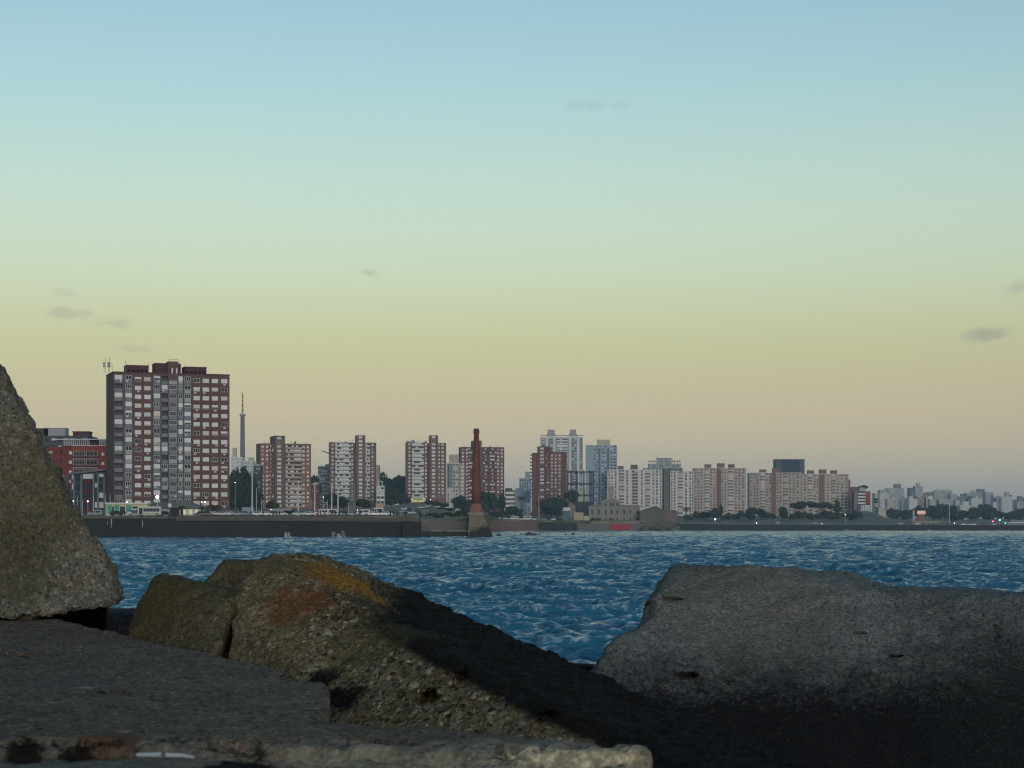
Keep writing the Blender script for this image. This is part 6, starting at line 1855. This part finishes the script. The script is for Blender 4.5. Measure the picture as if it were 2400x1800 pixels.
rock('concrete_slab', 'broad flat dark concrete slab with pale crumbling near edge', [thick(pA, .55), thick(pB, .6), thick(pC, .5)], slab_m, voxel=.017,
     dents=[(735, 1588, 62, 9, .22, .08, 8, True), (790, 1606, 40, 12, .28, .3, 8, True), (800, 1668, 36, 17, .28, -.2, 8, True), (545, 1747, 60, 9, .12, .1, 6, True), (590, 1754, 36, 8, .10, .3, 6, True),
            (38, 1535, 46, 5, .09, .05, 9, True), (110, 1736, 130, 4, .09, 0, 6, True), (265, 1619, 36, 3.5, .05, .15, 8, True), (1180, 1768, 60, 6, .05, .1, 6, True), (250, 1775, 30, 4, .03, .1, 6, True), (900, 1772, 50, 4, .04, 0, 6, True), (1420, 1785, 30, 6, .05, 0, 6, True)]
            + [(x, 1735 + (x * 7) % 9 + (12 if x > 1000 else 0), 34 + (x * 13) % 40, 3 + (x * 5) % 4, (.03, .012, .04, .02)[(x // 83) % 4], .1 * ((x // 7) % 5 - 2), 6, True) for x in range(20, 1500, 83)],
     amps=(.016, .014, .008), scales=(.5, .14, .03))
pale = mat('plastic_white', (.36, .40, .44), rough=.4, var=.1)
# a bit of white litter on the near ledge
p = Vector(onslab(395, 1748, -.045))
lt = MB(); lt.bar((-.075, .02, .010), (-.018, .004, .012), .0045, 8, r2=.006); lt.bar((-.006, 0, .012), (.035, -.008, .012), .0055, 8, r2=.005); lt.bar((.035, -.008, .012), (.062, -.022, .009), .005, 8, r2=.003)
tag(ob('litter_stick', lt.mesh('litter_stick', pale), None, p + Vector((0, 0, .012))), 'thin white stick of litter lying on the near slab edge', 'litter')

# leaning block on the left
mL = rock_material('left_block_concrete', (0.312, 0.292, 0.240), (0.152, 0.144, 0.118), (0.528, 0.504, 0.424), agg=52, bump=1.0, grain=.75,
    lichen_and_shade=[(V3(60, 1150, 10.3), .45, (.17, .15, .075), .5), (V3(20, 1320, 10.3), .3, (.11, .105, .06), .5)])
fl = [(-700, 500, 10.9), (-60, 770, 10.75), (8, 880, 10.7), (62, 985, 10.6), (110, 1080, 10.55), (165, 1185, 10.5), (222, 1275, 10.45), (240, 1330, 10.4), (292, 1404, 10.35), (255, 1412, 10.3), (100, 1446, 10.2), (-700, 1440, 10.1)]
bk = [(-700, 480, 14), (0, 890, 13.2), (150, 1185, 12.6), (235, 1365, 12.0), (262, 1388, 11.4), (120, 1420, 12.0), (-700, 1400, 13)]
rock('concrete_block', 'tall leaning concrete block with rough sloping edge at the slab corner', [[V3(*p) for p in fl + bk]], mL, voxel=.02, amps=(.08, .05, .026), scales=(.28, .11, .035), smooth=1)

# low block seen in the gap
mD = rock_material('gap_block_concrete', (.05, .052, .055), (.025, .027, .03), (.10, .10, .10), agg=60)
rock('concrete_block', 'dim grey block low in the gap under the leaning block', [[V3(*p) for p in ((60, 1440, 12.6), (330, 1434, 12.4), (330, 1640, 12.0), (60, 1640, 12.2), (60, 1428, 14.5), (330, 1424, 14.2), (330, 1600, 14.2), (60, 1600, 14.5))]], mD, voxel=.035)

# middle pair: left shoulder, small one behind, long dark ridge
mM = rock_material('middle_block_concrete', (0.218, 0.180, 0.109), (0.109, 0.091, 0.057), (0.361, 0.314, 0.209), agg=52, bump=1.1, grain=.6,
    lichen_and_shade=[(V3(440, 1430, 9.2), .45, (.16, .115, .04), .6)])
rock('concrete_block', 'brown mossy shoulder block with a crack at its right side', [
    [V3(*p) for p in ((362, 1352, 9.2), (420, 1354, 9.15), (560, 1396, 8.9), (545, 1410, 8.75), (505, 1560, 8.4), (296, 1500, 9.0), (304, 1470, 9.05), (330, 1405, 9.15),
                      (372, 1348, 10.2), (560, 1385, 10.0), (300, 1560, 10.2), (560, 1600, 10.0), (500, 1640, 8.5), (290, 1600, 9.0))]], mM, voxel=.018, amps=(.03, .022, .012), scales=(.4, .12, .04))
rock('concrete_block', 'small lichened block wedged behind the mossy shoulder', [
    [V3(*p) for p in ((524, 1318, 10.6), (606, 1322, 10.5), (640, 1400, 10.4), (470, 1378, 10.6), (478, 1366, 10.65), (505, 1345, 10.6), (530, 1316, 11.4), (610, 1318, 11.3), (640, 1420, 11.3), (475, 1400, 11.5), (520, 1460, 10.6), (640, 1460, 10.5))]], mM, voxel=.02, amps=(.035, .025, .014), scales=(.3, .1, .04))
# the ridge: near top edge E1, far top edge E2
a_, b__, c_ = Vector(V3(920, 1462, 8.3)), Vector(V3(1520, 1747, 6.6)), Vector(V3(1139, 1492, 8.95))
pn = (b__ - a_).cross(c_ - a_).normalized()
if pn.z < 0: pn = -pn
off = pn.dot(a_)
def on_top(px, py):
    d = Vector(((px - 1200) / F, 1.0, (HY - py) / F)); D = (off - pn.dot(Vector((0, 0, CZ)))) / pn.dot(d)
    return (px, py, D)
KN = [(600, 1326, 9.0), (640, 1301, 9.25), (690, 1294, 9.35), (760, 1306, 9.4), (680, 1345, 8.85), (780, 1372, 8.8), (555, 1400, 8.8), (535, 1560, 8.5)]
E1 = [on_top(*p) for p in ((862, 1400), (925, 1464), (1085, 1550), (1300, 1648), (1520, 1747), (1750, 1850), (1900, 1915))]
E2 = [on_top(*p) for p in ((868, 1347), (944, 1394), (1031, 1438), (1139, 1492), (1248, 1546), (1378, 1602), (1519, 1668), (1736, 1742), (1888, 1800), (2050, 1870))]
B1 = [(535, 1600, 8.5), (600, 1640, 8.3), (850, 1780, 7.5), (1300, 1900, 6.4), (1600, 1960, 5.9)]
mR = rock_material('ridge_concrete', (0.380, 0.305, 0.165), (0.135, 0.108, 0.062), (0.800, 0.720, 0.520), agg=40, bump=1.3, rough_side=(tuple(Vector((1, .2, 0)).normalized()), Vector((1, .2, 0)).normalized().dot(Vector(V3(705, 1480, 8.55)))),
    lichen_and_shade=[(V3(806, 1672, 7.85), .17, (.004, .004, .004), .98), (V3(760, 1600, 8.05), .10, (.006, .006, .005), .95), (V3(790, 1362, 9.0), .30, (.62, .31, .055), .95), (V3(722, 1450, 8.65), .22, (.34, .15, .055), .8), (V3(660, 1330, 9.0), .2, (.30, .23, .11), .6), (V3(900, 1560, 8.2), .3, (.17, .155, .07), .5)],  # black entries: shade of the notch by the slab, painted into the colour
    weed=[(tuple(-pn), -off + .060, .014, (.0085, .0082, .0080), .04, .97, ((1, 0, 0), V3(850, 1380, 9.0)[0] + .05, V3(850, 1380, 9.0)[0] + .28, .25)),
          (tuple(Vector((-1, .15, .6)).normalized()), Vector((-1, .15, .6)).normalized().dot(Vector(V3(1520, 1740, 6.8))), .16, (.010, .010, .010), .5, .92, None)])
rock('concrete_block', 'long ridge block with orange lichens on top and a black weedy upper face', [
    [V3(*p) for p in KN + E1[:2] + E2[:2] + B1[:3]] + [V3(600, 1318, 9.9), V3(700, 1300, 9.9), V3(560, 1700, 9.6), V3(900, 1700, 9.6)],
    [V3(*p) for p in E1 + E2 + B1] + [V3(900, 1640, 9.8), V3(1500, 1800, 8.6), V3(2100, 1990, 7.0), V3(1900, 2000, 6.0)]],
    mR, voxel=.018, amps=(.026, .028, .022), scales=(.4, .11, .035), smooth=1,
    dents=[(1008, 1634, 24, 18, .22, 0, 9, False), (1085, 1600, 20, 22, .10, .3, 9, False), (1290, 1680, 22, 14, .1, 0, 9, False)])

# right block: grey above, black weed below
mB = rock_material('right_block_concrete', (0.248, 0.270, 0.274), (0.137, 0.152, 0.159), (0.385, 0.400, 0.385), agg=52, bump=1.0, grain=.55,
    lichen_and_shade=[(V3(1750, 1400, 10.6), .6, (.30, .30, .22), .4)],
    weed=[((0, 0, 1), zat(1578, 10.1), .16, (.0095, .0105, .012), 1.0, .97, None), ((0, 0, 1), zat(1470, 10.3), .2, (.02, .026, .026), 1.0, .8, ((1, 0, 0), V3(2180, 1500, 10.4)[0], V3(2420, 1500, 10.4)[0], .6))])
RB_ = [(1592, 1331, 10.9), (1700, 1332, 10.9), (1900, 1341, 10.85), (2005, 1356, 10.8), (2050, 1378, 10.7), (2140, 1386, 10.7), (2270, 1398, 10.65), (2400, 1408, 10.6), (2900, 1440, 10.5)]
RL_ = [(1570, 1345, 10.8), (1535, 1405, 10.6), (1508, 1452, 10.5), (1470, 1490, 10.4), (1432, 1520, 10.3), (1415, 1565, 10.2), (1380, 1600, 10.1), (1300, 1700, 9.8)]
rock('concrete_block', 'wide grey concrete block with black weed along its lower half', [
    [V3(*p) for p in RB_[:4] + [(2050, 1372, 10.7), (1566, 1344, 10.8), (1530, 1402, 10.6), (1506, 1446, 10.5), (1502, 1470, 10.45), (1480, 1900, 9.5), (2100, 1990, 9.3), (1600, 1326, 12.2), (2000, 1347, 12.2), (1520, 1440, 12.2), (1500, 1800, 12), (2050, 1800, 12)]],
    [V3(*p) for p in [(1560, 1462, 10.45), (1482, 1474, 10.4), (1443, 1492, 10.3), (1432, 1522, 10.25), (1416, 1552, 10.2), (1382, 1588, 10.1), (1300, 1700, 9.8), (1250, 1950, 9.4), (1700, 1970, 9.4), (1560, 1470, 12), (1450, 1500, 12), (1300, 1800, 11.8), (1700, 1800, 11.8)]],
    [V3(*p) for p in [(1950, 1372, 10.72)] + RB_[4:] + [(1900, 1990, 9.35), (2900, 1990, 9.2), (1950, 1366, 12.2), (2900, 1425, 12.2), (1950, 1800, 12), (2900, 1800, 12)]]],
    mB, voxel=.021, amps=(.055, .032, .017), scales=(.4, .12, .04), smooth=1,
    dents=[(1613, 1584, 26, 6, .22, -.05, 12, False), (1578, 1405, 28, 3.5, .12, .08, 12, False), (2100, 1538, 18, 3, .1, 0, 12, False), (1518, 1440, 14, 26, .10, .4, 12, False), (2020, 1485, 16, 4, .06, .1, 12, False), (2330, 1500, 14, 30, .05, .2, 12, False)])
# low black block in the far gap
mK = rock_material('weed_and_shade_black', (.008, .008, .008), (.005, .005, .005), (.015, .015, .015), agg=40)
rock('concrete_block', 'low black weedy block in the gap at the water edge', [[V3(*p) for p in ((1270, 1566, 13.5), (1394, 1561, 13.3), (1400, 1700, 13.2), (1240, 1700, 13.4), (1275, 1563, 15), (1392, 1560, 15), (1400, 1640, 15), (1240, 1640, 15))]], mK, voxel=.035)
rock('concrete_block', 'added black block standing in for shade in the cavity under the leaning block', [[V3(*p) for p in ((20, 1400, 11.6), (254, 1402, 11.3), (256, 1560, 11.2), (20, 1560, 11.5), (20, 1398, 12.6), (250, 1400, 12.4), (250, 1540, 12.4), (20, 1540, 12.6))]], mK, voxel=.04)  # filler added to blacken the cavity, its shade put into the colour
# breakwater core that carries the blocks
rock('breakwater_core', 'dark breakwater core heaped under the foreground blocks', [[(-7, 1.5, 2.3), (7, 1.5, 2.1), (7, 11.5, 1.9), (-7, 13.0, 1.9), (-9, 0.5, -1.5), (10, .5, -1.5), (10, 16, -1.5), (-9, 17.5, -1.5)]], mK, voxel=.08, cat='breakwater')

# ------------------------------------------------------------------ haze over the bay
hm = bpy.data.materials.new('haze_air'); hm.use_nodes = True
N, L = hm.node_tree.nodes, hm.node_tree.links
N.remove(N['Principled BSDF'])
pv = N.new('ShaderNodeVolumePrincipled'); pv.inputs['Color'].default_value = (.62, .80, .95, 1)
pv.inputs['Density'].default_value = .00010; pv.inputs['Anisotropy'].default_value = 0.0
L.new(pv.outputs[0], N['Material Output'].inputs['Volume'])
tag(ob('haze', MB().box(-9000, 9000, -120, 9500, -4, 140).mesh('haze', hm)), 'thin bluish haze over the bay', kind='stuff')
